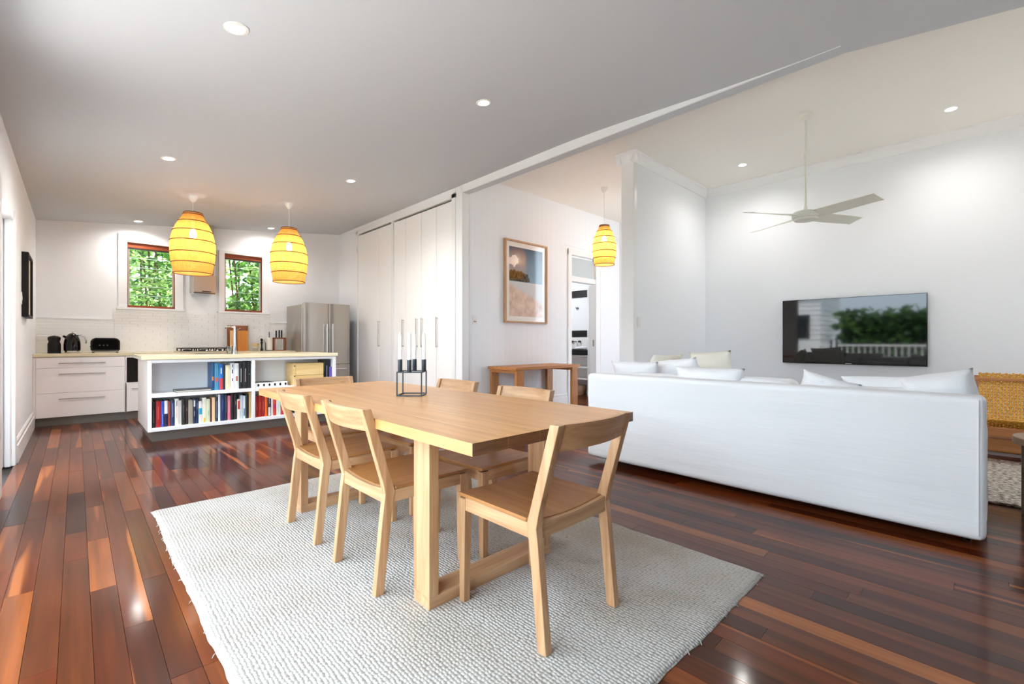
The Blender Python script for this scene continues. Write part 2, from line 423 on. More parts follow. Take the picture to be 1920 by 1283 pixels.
# nib wall and tv wall
struct(bx(4.93, XT+.12, YN, YN+.145, 0, ZC+.05), 'wall_nib', M['wall'])
struct(bx(XT, XT+.12, YR, YN, 0, ZC+.05), 'wall_television', M['wall'])
struct(bx(7.62, 7.72, YN+.145, YH, 0, ZC+.05), 'wall_hall_end', M['wall'])
# room behind the hall door
g = G(); g.box(7.8, 7.9, YH+.1, 8.9, 0, 2.6); g.box(4.4, 7.8, 8.8, 8.9, 0, 2.6); g.box(4.36, 4.42, YH+.1, 8.9, 0, 2.6)
struct(g, 'wall_washroom', M['wall'])
struct(bx(4.36, 7.9, YH+.1, 8.9, 2.6, 2.66), 'ceiling_washroom', M['ceil'])

# ceilings: raked kitchen ceiling as a slab whose right edge dips towards the lower soffit near the camera
ZB = 3.10
def dip(y):
    if y > 3.2: return 0
    t = min(1, (3.2-y)/2.5); return (zk(XP)-ZB)*t*t*(3-2*t) if t < 1 else zk(XP)-ZB
def kz(x, y):
    k = max(0, (x-1.2)/(XP-1.2)); return zk(x)-dip(y)*k*k
g = G(); NX, NY = 16, 40
g.grid(lambda u, v: (XL-.12+u*(XP-XL+.12), YR+v*(YB+.12-YR), kz(XL-.12+u*(XP-XL+.12), YR+v*(YB+.12-YR))), NX, NY)
b = len(g.v)
g.grid(lambda u, v: (XL-.12+u*(XP-XL+.12), YR+v*(YB+.12-YR), zk(XP)+.35), NX, NY)
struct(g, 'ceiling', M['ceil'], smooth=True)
# beam between kitchen and living (left face shows, tapering where the ceiling dips)
beam = G()
beam.box(XP, XP+.014, .69, 4.92, ZB+.001, 3.42)
struct(beam, 'trim_beam', M['trim'])
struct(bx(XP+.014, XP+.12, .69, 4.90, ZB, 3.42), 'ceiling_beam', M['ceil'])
# low soffit that widens beyond the beam end
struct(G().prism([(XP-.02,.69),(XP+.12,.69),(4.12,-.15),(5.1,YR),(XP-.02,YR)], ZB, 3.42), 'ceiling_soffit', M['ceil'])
struct(bx(XP, XP+.12, 4.90, 5.034, 0, 3.3), 'trim_post', M['trim'], bevel=.006)
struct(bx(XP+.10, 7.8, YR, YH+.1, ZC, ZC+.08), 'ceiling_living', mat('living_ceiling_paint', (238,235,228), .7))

struct(bx(XL-.25, 8.2, YR-.2, 9.05, 3.5, 3.6), 'roof', M['gap'])  # unseen slab added over the ceilings to block sun leaking in
# cornice (stepped profile) around the living ceiling
def cornice(name, p0, p1, nrm):
    prof = [(0,0),(0,-.11),(.012,-.11),(.02,-.095),(.035,-.06),(.06,-.03),(.085,-.02),(.085,0)]
    a, b2 = Vector(p0), Vector(p1); nv = Vector(nrm); g = G()
    vs = [a+nv*q+Vector((0,0,h)) for q, h in prof]+[b2+nv*q+Vector((0,0,h)) for q, h in prof]
    n = len(prof); g.add(vs, [(i,(i+1) % n, n+(i+1) % n, n+i) for i in range(n)]+[tuple(range(n)), tuple(range(2*n-1, n-1, -1))])
    return struct(g, name, M['trim'])
cornice('trim_1', (XT, YR, ZC), (XT, YN, ZC), (-1,0,0))
cornice('trim_2', (4.85, YN, ZC), (XT, YN, ZC), (0,-1,0))
cornice('trim_3', (4.93, YN-.08, ZC), (4.93, YN+.22, ZC), (-1,0,0))
cornice('trim_4', (4.86, YN+.145, ZC), (7.62, YN+.145, ZC), (0,1,0))

# nib end cap / architrave
struct(bx(4.915, 4.93, YN-.012, YN+.157, 0, ZC-.11), 'trim_5', M['trim'], bevel=.003)
struct(bx(4.93, 5.0, YN-.014, YN, 0, ZC-.11), 'trim_6', M['trim'], bevel=.003)

# skirting boards: two-step profile
def skirt(name, p0, p1, nrm, h=.21):
    g = G(); a, b2 = Vector(p0), Vector(p1); nv = Vector(nrm)
    prof = [(0,0),(.02,0),(.02,h*.72),(.012,h*.76),(.014,h*.93),(.005,h),(0,h)]; n = len(prof)
    vs = [a+nv*q+Vector((0,0,z)) for q, z in prof]+[b2+nv*q+Vector((0,0,z)) for q, z in prof]
    g.add(vs, [(i,(i+1) % n, n+(i+1) % n, n+i) for i in range(n)]+[tuple(range(n)), tuple(range(2*n-1, n-1, -1))])
    return struct(g, name, M['skirt'])
skirt('baseboard_left', (XL, 5.98, 0), (XL, 8.30, 0), (1,0,0))
skirt('baseboard_hall', (3.88, YH, 0), (DX0-.1, YH, 0), (0,-1,0))
skirt('baseboard_nib', (5.0, YN, 0), (XT, YN, 0), (0,-1,0))
skirt('baseboard_television', (XT, YR, 0), (XT, YN, 0), (-1,0,0))
skirt('baseboard_hall_right', (DX1+.1, YH, 0), (7.62, YH, 0), (0,-1,0))

# left doorway: jamb, stepped reveal
g = G()
g.box(XL-.12, XL+.012, 5.86, 5.97, 0, 2.22); g.box(XL-.16, XL-.10, 5.55, 5.97, 0, 2.14)
struct(g, 'door_1', M['trim'], bevel=.004)
struct(G().box(XL-.115, XL-.06, 5.80, 5.862, 0, 2.14).box(XL-.05, XL-.015, 5.83, 5.862, 0, 2.14), 'trim_7', M['trim'], bevel=.006)
struct(bx(XL-.004, XL+.02, 4.66, 4.76, 0, 2.24), 'trim_8', M['trim'], bevel=.004)
# deck door jambs (near side, outside the frame)
struct(G().box(XL-.13, XL+.015, .12, .2, 0, 2.58).box(XL-.13, XL+.015, 3.6, 3.68, 0, 2.58).box(XL-.13, XL+.015, .2, 3.6, 2.5, 2.58), 'door_2', M['trim'])

# hall doorway with transom
g = G()
for xa in (DX0-.09, DX1+.0): g.box(xa, xa+.09, YH-.025, YH, 0, 2.66)
g.box(DX0-.09, DX1+.09, YH-.026, YH, 2.58, 2.68); g.box(DX0, DX1, YH-.015, YH+.1, 2.13, 2.22)
g.box(DX0-.02, DX0, YH, YH+.1, 0, 2.6); g.box(DX1, DX1+.02, YH, YH+.1, 0, 2.6)
d3 = struct(g, 'door_3', M['trim'], bevel=.003)
G().box(DX0, DX1, YH+.04, YH+.046, 2.22, 2.58).build('pane', M['frost'], d3)
tf = G()
tf.box(DX0,DX0+.03,YH+.03,YH+.06,2.22,2.58).box(DX1-.03,DX1,YH+.03,YH+.06,2.22,2.58).box(DX0,DX1,YH+.03,YH+.06,2.55,2.58)
tf.build('transom_frame', M['trim'], d3)
G().bar((DX1+.02, YH+.13, 1.07), (DX1+.02+.56, YH+.13+.46, 1.07), .035, 2.1).build('door_leaf', M['trim'], d3, bevel=.003)
G().box(DX1-.004, DX1, YH+.02, YH+.05, 1.0, 1.12).build('strike_plate', M['nickel'], d3)

# kitchen windows: architrave, timber frame, louvre panes
def window(name, W, a0, a1, ztop):
    x0,x1,z0,z1 = W
    g = G()
    g.box(a0, x0+.004, YB-.02, YB, 1.60, ztop).box(x1-.004, a1, YB-.02, YB, 1.60, ztop).box(x0, x1, YB-.02, YB, z1-.004, ztop)
    wo = struct(g, name, M['trim'], bevel=.003)
    G().box(a0-.02, a1+.015, YB-.06, YB+.05, 1.565, 1.595).build('window_sill', M['trim'], wo, bevel=.004)
    f = G(); f.box(x0, x1, YB+.015, YB+.10, z1-.075, z1).build('head_rail', M['brownframe'], wo)
    G().box(x0, x1, YB+.015, YB+.10, z0, z0+.042).build('bottom_rail', M['brownframe'], wo)
    G().box(x0, x0+.013, YB+.015, YB+.10, z0+.042, z1-.075).build('side_rail', M['brownframe'], wo)
    G().box(x1-.013, x1, YB+.015, YB+.10, z0+.042, z1-.075).build('side_rail', M['brownframe'], wo)
    for s in (0, 1):
        xa = x0+.013 if s == 0 else x1-.035
        G().box(xa, xa+.022, YB+.03, YB+.07, z0+.042, z1-.075).build('louvre_gallery', M['steel'], wo)
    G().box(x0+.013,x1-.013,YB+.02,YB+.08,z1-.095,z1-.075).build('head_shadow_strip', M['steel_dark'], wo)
    n = 6; h = (z1-.095-z0-.042)/n
    for k in range(n):
        za = z0+.042+k*h
        G().hexa([(x0+.035,YB+.075,za),(x1-.035,YB+.075,za),(x1-.035,YB+.081,za),(x0+.035,YB+.081,za)],
                 [(x0+.035,YB+.035,za+h+.012),(x1-.035,YB+.035,za+h+.012),(x1-.035,YB+.041,za+h+.012),(x0+.035,YB+.041,za+h+.012)]).build('louvre_pane', M['glass'], wo)
        G().box(x0+.035, x1-.035, YB+.032, YB+.036, za+h+.006, za+h+.013).build('pane_edge', mat('glass_edge',(190,215,205),.2) if 'ge' not in M else M['ge'], wo)
M['ge'] = mat('glass_edge', (196,216,208), .2)
window('window_1', W1, .445, 1.232, 2.69)
window('window_2', W2, 1.715, 2.475, 2.62)

# backsplash: thin white tile courses (small pieces)
g = G(); zt = .93
tm = mat('white_wall_tile', (250, 249, 247), .25)
rows = [(XL, .40, 1.405), (.40, 1.70, 1.56), (1.70, 2.50, 1.56), (2.50, 3.0, 1.42)]
for (xa, xb, zmax) in rows:
    z = .93; r = 0
    while z+.02 < zmax:
        z1 = min(z+.042, zmax); x = xa-(r % 3)*.09
        while x < xb:
            g.box(max(x, xa)+.001, min(x+.27, xb)-.001, YB-.009, YB-.001, z+.0015, z1-.0015); x += .27
        z = z1; r += 1
kw = [o for o in D.objects if o.name == 'wall_kitchen'][0]
g.v = [v for v in g.v]
g.build('backsplash_tiles', tm, kw, kind='stuff')
G().box(XL,.40,YB-.016,YB,1.405,1.42).box(.388,.402,YB-.016,YB,1.42,1.565).box(2.5,3.0,YB-.016,YB,1.42,1.435).build('tile_edge_strip', M['trim'], kw)

# ================================================================ PANTRY
pan = thing('built_in_pantry', 'tall cream built-in pantry cupboard wall with bifold doors beside the fridge', 'cupboard', (XP, 6.6, 0))
G().box(XP+.09, XP+.5, 5.10, 8.05, 0, 3.09).build('carcass', M['gap'], pan)
fr = G(); fr.box(XP-.018, XP+.03, 8.03, 8.07, 0, 3.12).box(XP-.018, XP+.03, 6.725, 6.785, 0, 3.06).box(XP-.018, XP+.03, 5.035, 5.115, 0, 3.19).box(XP-.018, XP+.03, 5.035, 8.07, 3.062, 3.12)
fr.build('face_frame', M['trim'], pan, bevel=.002)
leaves = [(8.022,7.245,7.30),(7.240,6.790,None),(6.718,6.360,None),(6.355,5.908,None),(5.900,5.512,None),(5.506,5.122,None)]
for a, b2, _ in leaves:
    G().box(XP+.0, XP+.03, b2+.0015, a-.0015, .04, 3.035).build('door_leaf', M['pantry'], pan, bevel=.002)
def bar_handle(par, x, y, z0, z1, m):
    g = G().cyl((x-.035,y,z0),(x-.035,y,z1),.006,n=10)
    for z in (z0+.015, z1-.015): g.cyl((x,y,z),(x-.035,y,z),.005,n=8)
    return g.build('handle', m, par, smooth='auto')
for y in (7.206, 6.414, 6.007, 5.862, 5.47): bar_handle(pan, XP, y, 1.0, 1.44, M['nickel'])
for z in (1.25, 2.72): G().cyl((XP-.012, 8.04, z),(XP-.012, 8.04, z+.1), .008, n=8).build('hinge', M['nickel'], pan)

# ================================================================ FRIDGE
fx0, fx1, fy0 = 2.745, 3.55, 7.90
fr = thing('refrigerator', 'brushed steel french-door fridge standing between bench and pantry', 'fridge', ((fx0+fx1)/2, 8.3, 0))
G().box(fx0, fx1, fy0+.09, 8.75, .03, 1.72).build('body', M['steel'], fr, bevel=.006)
xm = (fx0+fx1)/2+.02
for nm, a, b2, z0, z1 in (('door', fx0+.003, xm-.004, .70, 1.745), ('door', xm+.004, fx1-.003, .70, 1.745), ('freezer_drawer', fx0+.003, fx1-.003, .06, .688)):
    g = G()
    def f(u, v, a=a, b2=b2, z0=z0, z1=z1):
        x = a+(b2-a)*u; return (x, fy0+.028*abs(2*u-1)**4 if False else fy0+.02*((u-.5)*2)**4, z0+(z1-z0)*v)
    g.grid(f, 16, 1)
    n = 17
    b = len(g.v); g.v += [(x, fy0+.085, z) for (x, y, z) in g.v[:2*n]]
    g.f += [(b+i, b+i+1, b+i+n+1, b+i+n) for i in range(16)]
    g.f += [(i, i+1, b+i+1, b+i) for i in range(16)]+[(n+i, n+i+1, b+n+i+1, b+n+i) for i in range(16)]
    g.f += [(0, n, b+n, b), (n-1, 2*n-1, b+2*n-1, b+n-1)]
    o = g.build(nm, M['steel'], fr, smooth='auto')
    if nm == 'door':
        hx = b2-.045 if a < xm-.1 else a+.045
        bar = G().box(hx-.012, hx+.012, fy0-.05, fy0-.03, .82, 1.40)
        for z in (.85, 1.37): bar.box(hx-.01, hx+.01, fy0-.035, fy0+.02, z-.015, z+.015)
        bar.build('handle', M['chrome'], o, bevel=.004)
    else:
        G().box(a+.08, b2-.08, fy0-.045, fy0-.025, .60, .622).box(a+.09,a+.11,fy0-.03,fy0+.02,.60,.62).box(b2-.11,b2-.09,fy0-.03,fy0+.02,.60,.62).build('handle', M['chrome'], o, bevel=.004)
G().box(fx0+.02, fx1-.02, fy0+.02, fy0+.1, 0, .06).build('plinth', M['blackm'], fr)

# ================================================================ BACK BENCH
yf = 8.27
cab = thing('drawer_cabinet', 'cream three-drawer kitchen cabinet against the left wall', 'cabinet', (.05, 8.5, 0))
G().box(XL+.001, .49, yf+.02, YB-.02, .11, .885).build('carcass', M['cab'], cab)
G().box(XL+.001, XL+.025, yf, yf+.02, .11, .885).build('filler', M['cab'], cab)
for z0, z1, hz in ((.745,.88,.806),(.424,.741,.62+.02),(.113,.420,.345)):
    o = G().box(XL+.027, .485, yf, yf+.02, z0, z1).build('drawer', M['cab'], cab, bevel=.002)
    hz = z1-.075
    g = G().cyl((-.165,yf-.03,hz),(.285,yf-.03,hz),.006,n=10)
    for hx in (-.14,.26): g.cyl((hx,yf,hz),(hx,yf-.03,hz),.005,n=8)
    g.build('handle', M['nickel'], o)
G().box(XL+.001, .49, yf+.05, yf+.07, 0, .11).build('kickboard', M['kick'], cab)
n2 = thing('appliance_cabinet', 'narrow cream cabinet with a black glass-fronted bay beside the drawers', 'cabinet', (.8, 8.5, 0))
G().box(.493, 1.14, yf+.02, YB-.02, .11, .885).build('carcass', M['cab'], n2)
G().box(.493, .505, yf, yf+.02, .11, .885).box(.505, .66, yf, yf+.02, .865, .885).build('face_frame', M['cab'], n2)
G().box(.505, .68, yf+.002, yf+.02, .52, .865).build('black_glass_front', M['black'], n2)
o = G().box(.493, 1.14, yf, yf+.02, .113, .51).build('door', M['cab'], n2, bevel=.002)
G().cyl((.56,yf-.03,.43),(.75,yf-.03,.43),.006,n=10).cyl((.58,yf,.43),(.58,yf-.03,.43),.005,n=8).build('handle', M['nickel'], o)
G().box(.493, 1.14, yf+.05, yf+.07, 0, .11).build('kickboard', M['kick'], n2)
n3 = thing('base_cabinet', 'cream base cabinets below the cooktop, behind the island', 'cabinet', (1.9, 8.5, 0))
G().box(1.143, 2.72, yf+.02, YB-.02, .11, .885).build('carcass', M['cab'], n3)
for k in range(3): G().box(1.145+k*.525, 1.145+k*.525+.521, yf, yf+.02, .113, .88).build('door', M['cab'], n3, bevel=.002)
G().box(1.143, 2.72, yf+.05, yf+.07, 0, .11).build('kickboard', M['kick'], n3)
ct = G().box(XL+.001, 2.735, yf-.02, YB-.01, .888, .93).build('kitchen_benchtop', M['stone'], bevel=.004)
tag(ct, 'long cream stone benchtop running along the tiled kitchen wall', 'benchtop')

# ================================================================ ISLAND
ix0, ix1, iy0, iy1 = .55, 2.583, 6.20, 7.257
isl = thing('kitchen_island', 'white kitchen island with open bookshelves facing the dining table', 'island', (1.5, 6.7, 0))
sm = M['shelf']
G().box(ix0, .585, iy0, iy1, .11, .885).build('end_panel', M['cab'], isl, bevel=.003)
G().box(2.537, ix1, iy0, iy1, .11, .885).build('end_panel', sm, isl, bevel=.003)
G().box(.585, 2.537, iy0, iy0+.36, .852, .885).build('top_rail', sm, isl, bevel=.003)
G().box(.585, 2.537, iy0, iy0+.36, .11, .15).build('bottom_shelf', sm, isl, bevel=.003)
G().box(.585, 1.547, iy0+.002, iy0+.36, .476, .516).build('middle_shelf', sm, isl, bevel=.003)
G().box(1.584, 2.537, iy0+.002, iy0+.36, .476, .516).build('middle_shelf', sm, isl, bevel=.003)
G().box(1.547, 1.584, iy0, iy0+.36, .15, .852).build('divider', sm, isl, bevel=.003)
G().box(.585, 2.537, iy0+.36, iy0+.38, .11, .885).build('back_panel', sm, isl)
G().box(.585, 2.537, iy1-.02, iy1, .11, .885).build('cabinet_doors', M['cab'], isl)
G().box(ix0+.04, ix1-.04, iy0+.045, iy1-.05, 0, .11).build('kickboard', M['kick'], isl)
it = G().box(.498, 2.604, 6.185, 7.30, .888, .93).build('island_benchtop', M['stone'], bevel=.004)
tag(it, 'cream stone benchtop on the bookshelf island', 'benchtop')

# ---------------------------------------------------------------- books
BC = {}
def bmat(c):
    if c not in BC: BC[c] = mat('book_cover_%d' % len(BC), c, .45)
    return BC[c]
M['paper'] = mat('book_paper', (232,226,212), .8)
def book(x0, x1, zb, h, depth, col, label, group, bands=(), yoff=0.0, lean=0):
    y0 = 6.23+yoff; y1 = y0+depth
    t = thing('book', label, 'book', ((x0+x1)/2, (y0+y1)/2, zb), 0, group)
    x0 += .0006; x1 -= .0006; th = min(.003, (x1-x0)*.15)
    g = G()
    # cover: rounded spine plus two boards
    n = 5; xm, hw2 = (x0+x1)/2, (x1-x0)/2
    sp = [(xm+hw2*math.cos(PI*k/n), y0+.006-.006*math.sin(PI*k/n)) for k in range(n+1)]
    poly = sp+[(x0, y1), (x0+th, y1), (x0+th, y0+.012), (x1-th, y0+.012), (x1-th, y1), (x1, y1)]
    g.prism(poly, zb, zb+h)
    g.build('cover', bmat(col), t)
    G().box(x0+th, x1-th, y0+.012, y1-.004, zb+.004, zb+h-.004).build('pages', M['paper'], t)
    for (f0, f1, bc, wf) in bands:
        hw3 = hw2*wf
        sp2 = [(xm+hw3*math.cos(PI*k/4), y0+.0052-.006*math.sin(PI*k/4)*1.02) for k in range(5)]
        G().prism(sp2, zb+h*f0, zb+h*f1).build('spine_band', bmat(bc), t)
    if lean:
        t.rotation_euler = (0, lean, 0)
    return t
Wt, Bk, Nv, Rd = (232,230,226), (26,24,26), (30,40,72), (168,22,26)
LL = [.59,.622,.669,.695,.73,.751,.79,.828,.854,.888,.913,.958,.986,1.011,1.047,1.087,1.123,1.139,1.175,1.201,1.226,1.269,1.298,1.331,1.366,1.397,1.433,1.461,1.489,1.524,1.546]
ll = [  # colour, height, name, bands
 (Bk,.275,'black book with a thin grey title at the far left end',((.2,.7,(110,106,104),.25),)),
 (Rd,.285,'thick bright red book beside the far-left black one',((.3,.8,(214,90,84),.25),)),
 ((40,84,190),.282,'royal blue book right of the thick bright red one',((.1,.5,(150,180,230),.3),)),
 ((34,26,62),.285,'book with a white upper and dark navy lower spine',((.5,1,(238,234,238),.97),)),
 ((160,60,48),.277,'slim brick-red book right of the white and navy one',()),
 ((40,54,96),.282,'navy book with pale lettering left of the wide white one',((.35,.9,(140,150,180),.35),)),
 (Wt,.298,'tall wide white book with a black and pink title',((.72,.93,(60,60,64),.35),(.3,.68,(214,170,160),.3))),
 ((206,202,196),.276,'slim pale grey book right of the tall wide white one',()),
 ((30,28,30),.278,'black book with a grey title right of slim pale grey one',((.2,.8,(120,118,120),.2),)),
 ((40,24,20),.276,'dark brown-black book left of the thick beige-grey one',((.55,.7,(140,110,100),.4),)),
 ((158,150,136),.272,'thick beige-grey book near the middle of the row',()),
 ((30,40,70),.285,'navy book with a white head right of beige-grey one',((.68,.93,(220,226,232),.7),(.3,.5,(200,206,214),.3))),
 ((28,48,82),.275,'dark blue slim book left of the cyan-banded one',((.6,.85,(110,140,170),.3),)),
 ((226,222,220),.252,'short white book with a cyan band',((.4,.68,(40,160,205),.97),)),
 ((236,232,214),.288,'cream book with a yellow foot right of the cyan-banded one',((.02,.2,(226,190,70),.7),)),
 ((206,216,186),.270,'pale green book left of the slim maroon one',((.3,.5,(170,196,160),.5),)),
 ((92,30,22),.272,'slim maroon book between pale green and peach ones',()),
 ((236,202,160),.284,'peach book right of the slim maroon one',()),
 ((28,34,50),.284,'charcoal book with dotted white title right of the peach one',((.15,.85,(190,196,204),.22),)),
 ((226,230,238),.312,'slim tall pale-blue white book left of the deep blue one',()),
 ((26,46,92),.314,'tall deep blue book right of the slim tall pale one',((.4,.8,(60,90,150),.4),)),
 ((32,38,60),.306,'tall dark navy book left of the pink one',((.3,.9,(150,156,170),.15),)),
 ((226,120,140),.290,'pink book in the right half of the row',((.3,.8,(244,196,204),.25),)),
 ((26,20,24),.300,'black book immediately right of the pink one',()),
 ((30,26,30),.296,'black book with a small gold title, second right of pink',((.6,.75,(150,110,70),.4),)),
 ((228,224,216),.240,'short white book with a red upper block',((.5,.93,(190,50,44),.85),)),
 ((190,204,212),.282,'pale grey-blue slim book right of the red-blocked one',()),
 ((214,224,230),.276,'white book with a blue lower half near the row end',((.12,.45,(90,130,160),.8),)),
 ((24,28,26),.296,'black book right of the white and blue one',()),
 ((206,168,96),.318,'tall tan-gold book at the right end by the divider',()),
]
for i, (c, h, nm, bd) in enumerate(ll):
    book(LL[i], LL[i+1], .15, h, .2+.02*math.sin(i*1.7), c, nm+', lower left island shelf', 'books on the lower left island shelf', bd, .004+.006*((i*37) % 5)/5)
UL = [1.134,1.164,1.212,1.254,1.275,1.327,1.37,1.417,1.461,1.509,1.546]
ul = [((34,84,130),.325,'tall blue picture book, leftmost',((.35,.5,(200,120,60),.8),(.1,.3,(30,60,110),.9))),
 ((70,140,176),.320,'tall light teal book, second from the left',((.3,.45,(190,90,80),.8),)),
 ((30,110,190),.305,'bright blue book with a red lower half',((.02,.45,(214,60,60),.95),(.62,.85,(220,232,244),.5))),
 ((26,30,34),.300,'slim black book between the blue-red and cream ones',()),
 ((230,222,190),.288,'thick cream book',((.2,.8,(190,186,170),.12),)),
 ((226,230,240),.312,'white book with black patterning',((.6,.75,(40,44,60),.6),(.3,.42,(60,60,80),.5),(.85,.95,(90,90,100),.5))),
 ((222,226,228),.308,'white and grey book left of the black ones',((.3,.5,(180,120,90),.7),)),
 ((24,24,26),.322,'first black book with white capitals, leftmost of the blacks',((.25,.75,(190,190,190),.3),)),
 ((26,24,28),.322,'second black book with white capitals',((.25,.75,(170,170,172),.3),)),
 ((18,18,20),.328,'plain black book against the divider',((.5,.54,(200,200,200),.3),))]
for i, (c, h, nm, bd) in enumerate(ul):
    book(UL[i], UL[i+1], .516, h, .22, c, nm+', upper left island shelf', 'books on the upper left island shelf', bd, .004+.006*((i*23) % 4)/4)
LR = [1.591,1.628,1.67,1.70,1.734,1.773,1.799,1.834,1.86,1.887,1.918,1.959,1.995]
lr = [((150,26,18),.262,'dark red hardback, leftmost against the divider',((.35,.7,(200,90,70),.3),)),
 ((158,30,20),.262,'dark red hardback, second from the divider',((.35,.7,(200,90,70),.3),)),
 ((152,26,22),.264,'dark red hardback, third from the divider',((.3,.75,(206,110,90),.3),)),
 ((226,98,30),.264,'orange book right of the red set',()),
 ((44,44,54),.258,'black and white book right of the orange one',((.02,.42,(214,210,206),.9),(.6,.9,(150,150,160),.4))),
 ((220,206,204),.258,'pale pink-white slim book',()),
 ((200,60,40),.262,'orange-red book with a magenta band',((.35,.55,(170,30,110),.9),)),
 ((216,222,214),.252,'white and grey-green slim book',()),
 ((206,220,208),.250,'pale mint book left of the crimson one',((.4,.7,(150,190,170),.4),)),
 ((190,40,60),.256,'crimson slim book',((.2,.7,(220,190,190),.2),)),
 ((52,66,116),.256,'dusty navy blue book',()),
 ((24,26,32),.250,'black book partly behind the first dining chair',())]
for i, (c, h, nm, bd) in enumerate(lr):
    book(LR[i], LR[i+1], .15, h, .19, c, nm+', lower right island shelf', 'books on the lower right island shelf', bd, .005+.006*((i*29) % 4)/4)
for (xa, xb, c, nm, zt2) in ((2.055,2.09,(60,90,70),'dark green book half hidden behind the table leg',.24),(2.10,2.15,(200,190,170),'beige book half hidden behind the chair backs',.25),(2.16,2.2,(120,40,40),'maroon book half hidden behind the chair backs',.24),(2.21,2.25,(40,60,90),'slate blue book half hidden behind the chair backs',.25),(2.43,2.463,(30,60,44),'short bottle-green book by the yellow box',.09)):
    book(xa, xb, .15, zt2, .15, c, nm+', lower right island shelf', 'books on the lower right island shelf', ())
yb2 = thing('toy_box', 'small yellow box with a red dot, lower right island shelf', 'box', (2.505, 6.3, .15))
G().box(2.472, 2.534, 6.235, 6.33, .15, .215).build('carton', mat('yellow_card',(236,196,40),.6), yb2, bevel=.004)
G().cyl((2.503,6.2345,.182),(2.503,6.236,.182),.016,n=14).build('red_dot', bmat((200,50,30)), yb2)
UR = [2.434,2.462,2.500,2.534]
for i, (c, h, nm, bd) in enumerate([((34,40,36),.325,'dark green-black tall book right of the pine box',((.5,.9,(110,130,100),.3),)),((20,26,28),.322,'black book with a white title, upper right shelf middle',((.2,.75,(200,210,214),.35),)),((28,30,58),.318,'tall midnight blue book by the island end panel',())]):
    book(UR[i], UR[i+1], .516, h, .2, c, nm, 'books on the upper right island shelf', bd, .03)
book(2.505, 2.534, .516, .225, .02, (110,84,180), 'short purple booklet standing before the midnight blue book', 'books on the upper right island shelf', (), -.01)
# flat black folder, pine box, patterned tray
fo = thing('laptop_folder', 'flat dark folder lying on the upper left island shelf', 'folder', (1.0, 6.33, .516))
G().box(.80,1.135,6.225,6.45,.5165,.521).box(.80,1.135,6.225,6.45,.536,.5405).box(.80,1.135,6.44,6.45,.521,.536).build('cover', mat('dark_folder',(52,52,50),.4), fo)
G().box(.805,1.13,6.232,6.44,.521,.536).build('pages', M['paper'], fo)
pb = thing('pine_box', 'pale pine wooden box with two finger holes, upper right island shelf', 'box', (2.23, 6.35, .516))
M['pine'] = wood('pine', (214,180,118), (232,204,146), 'x', scale=.7)
G().box(2.07,2.425,6.232,6.247,.64,.80).build('front_board', M['pine'], pb, bevel=.003)
G().box(2.07,2.425,6.232,6.247,.5165,.637).build('front_board', M['pine'], pb, bevel=.003)
G().box(2.032,2.068,6.232,6.53,.5165,.802).build('end_board', M['pine'], pb, bevel=.003)
G().box(2.40,2.426,6.25,6.53,.5165,.80).box(2.07,2.40,6.51,6.53,.5165,.80).box(2.07,2.40,6.25,6.51,.78,.80).build('lid_and_sides', M['pine'], pb)
for z in (.765,.635): G().cyl((2.052,6.2305,z),(2.052,6.24,z),.008,n=12).build('hole', M['blackm'], pb)
tr = thing('patterned_tray', 'white shallow box with black printed motifs, upper right island shelf', 'box', (1.78, 6.33, .516))
G().box(1.59,1.965,6.23,6.45,.5165,.572).build('tray_body', M['shelf'], tr, bevel=.006)
for k in range(6):
    xk = 1.615+k*.063
    G().box(xk,xk+.022,6.229,6.2305,.532,.556).box(xk+.007,xk+.015,6.2285,6.2305,.526,.562).build('printed_motif', M['blackm'], tr)
G().box(1.60,1.80,6.25,6.44,.572,.576).build('grey_lid_mat', M['steel_dark'], tr)

# ---------------------------------------------------------------- benchtop items
ZT = .93
o = thing('coffee_canister', 'matt black ridged appliance canister, leftmost item on the back bench', 'canister', (-.212, 8.58, ZT))
G().lathe([(.058,0),(.064,.01),(.064,.12),(.06,.135),(.054,.15),(.055,.165),(.063,.185),(.062,.212),(.045,.226),(.0,.236)], (-.212,8.58,ZT), 20).build('body', M['blackm'], o, smooth='auto')
G().lathe([(.066,.0),(.066,.012)], (-.212,8.58,ZT), 20).build('base_ring', M['black'], o)
o = thing('electric_kettle', 'glossy black dome kettle with chrome handle between canister and toaster', 'kettle', (-.04, 8.58, ZT))
c = (-.04, 8.58, ZT)
G().lathe([(.082,.03),(.086,.06),(.086,.12),(.08,.17),(.066,.215),(.044,.25),(.02,.268),(0,.27)], c, 28).build('body', M['black'], o, smooth='auto')
G().lathe([(.07,0),(.074,.006),(.074,.03),(.06,.032)], c, 28).build('base', M['chrome'], o, smooth='auto')
G().lathe([(0,.27),(.012,.272),(.014,.285),(0,.292)], c, 12).build('lid_knob', M['chrome'], o, smooth='auto')
G().tube([(c[0]+.05,c[1],ZT+.238),(c[0]+.09,c[1],ZT+.245),(c[0]+.125,c[1],ZT+.215),(c[0]+.138,c[1],ZT+.16),(c[0]+.135,c[1],ZT+.13)], .009).build('handle', M['chrome'], o, smooth=True)
G().tube([(c[0]-.05,c[1],ZT+.205),(c[0]-.08,c[1],ZT+.225),(c[0]-.09,c[1],ZT+.235)], [.022,.014,.01]).build('spout', M['black'], o, smooth=True)
o = thing('toaster', 'glossy black long-slot toaster with chrome base, right of the kettle', 'toaster', (.296, 8.58, ZT))
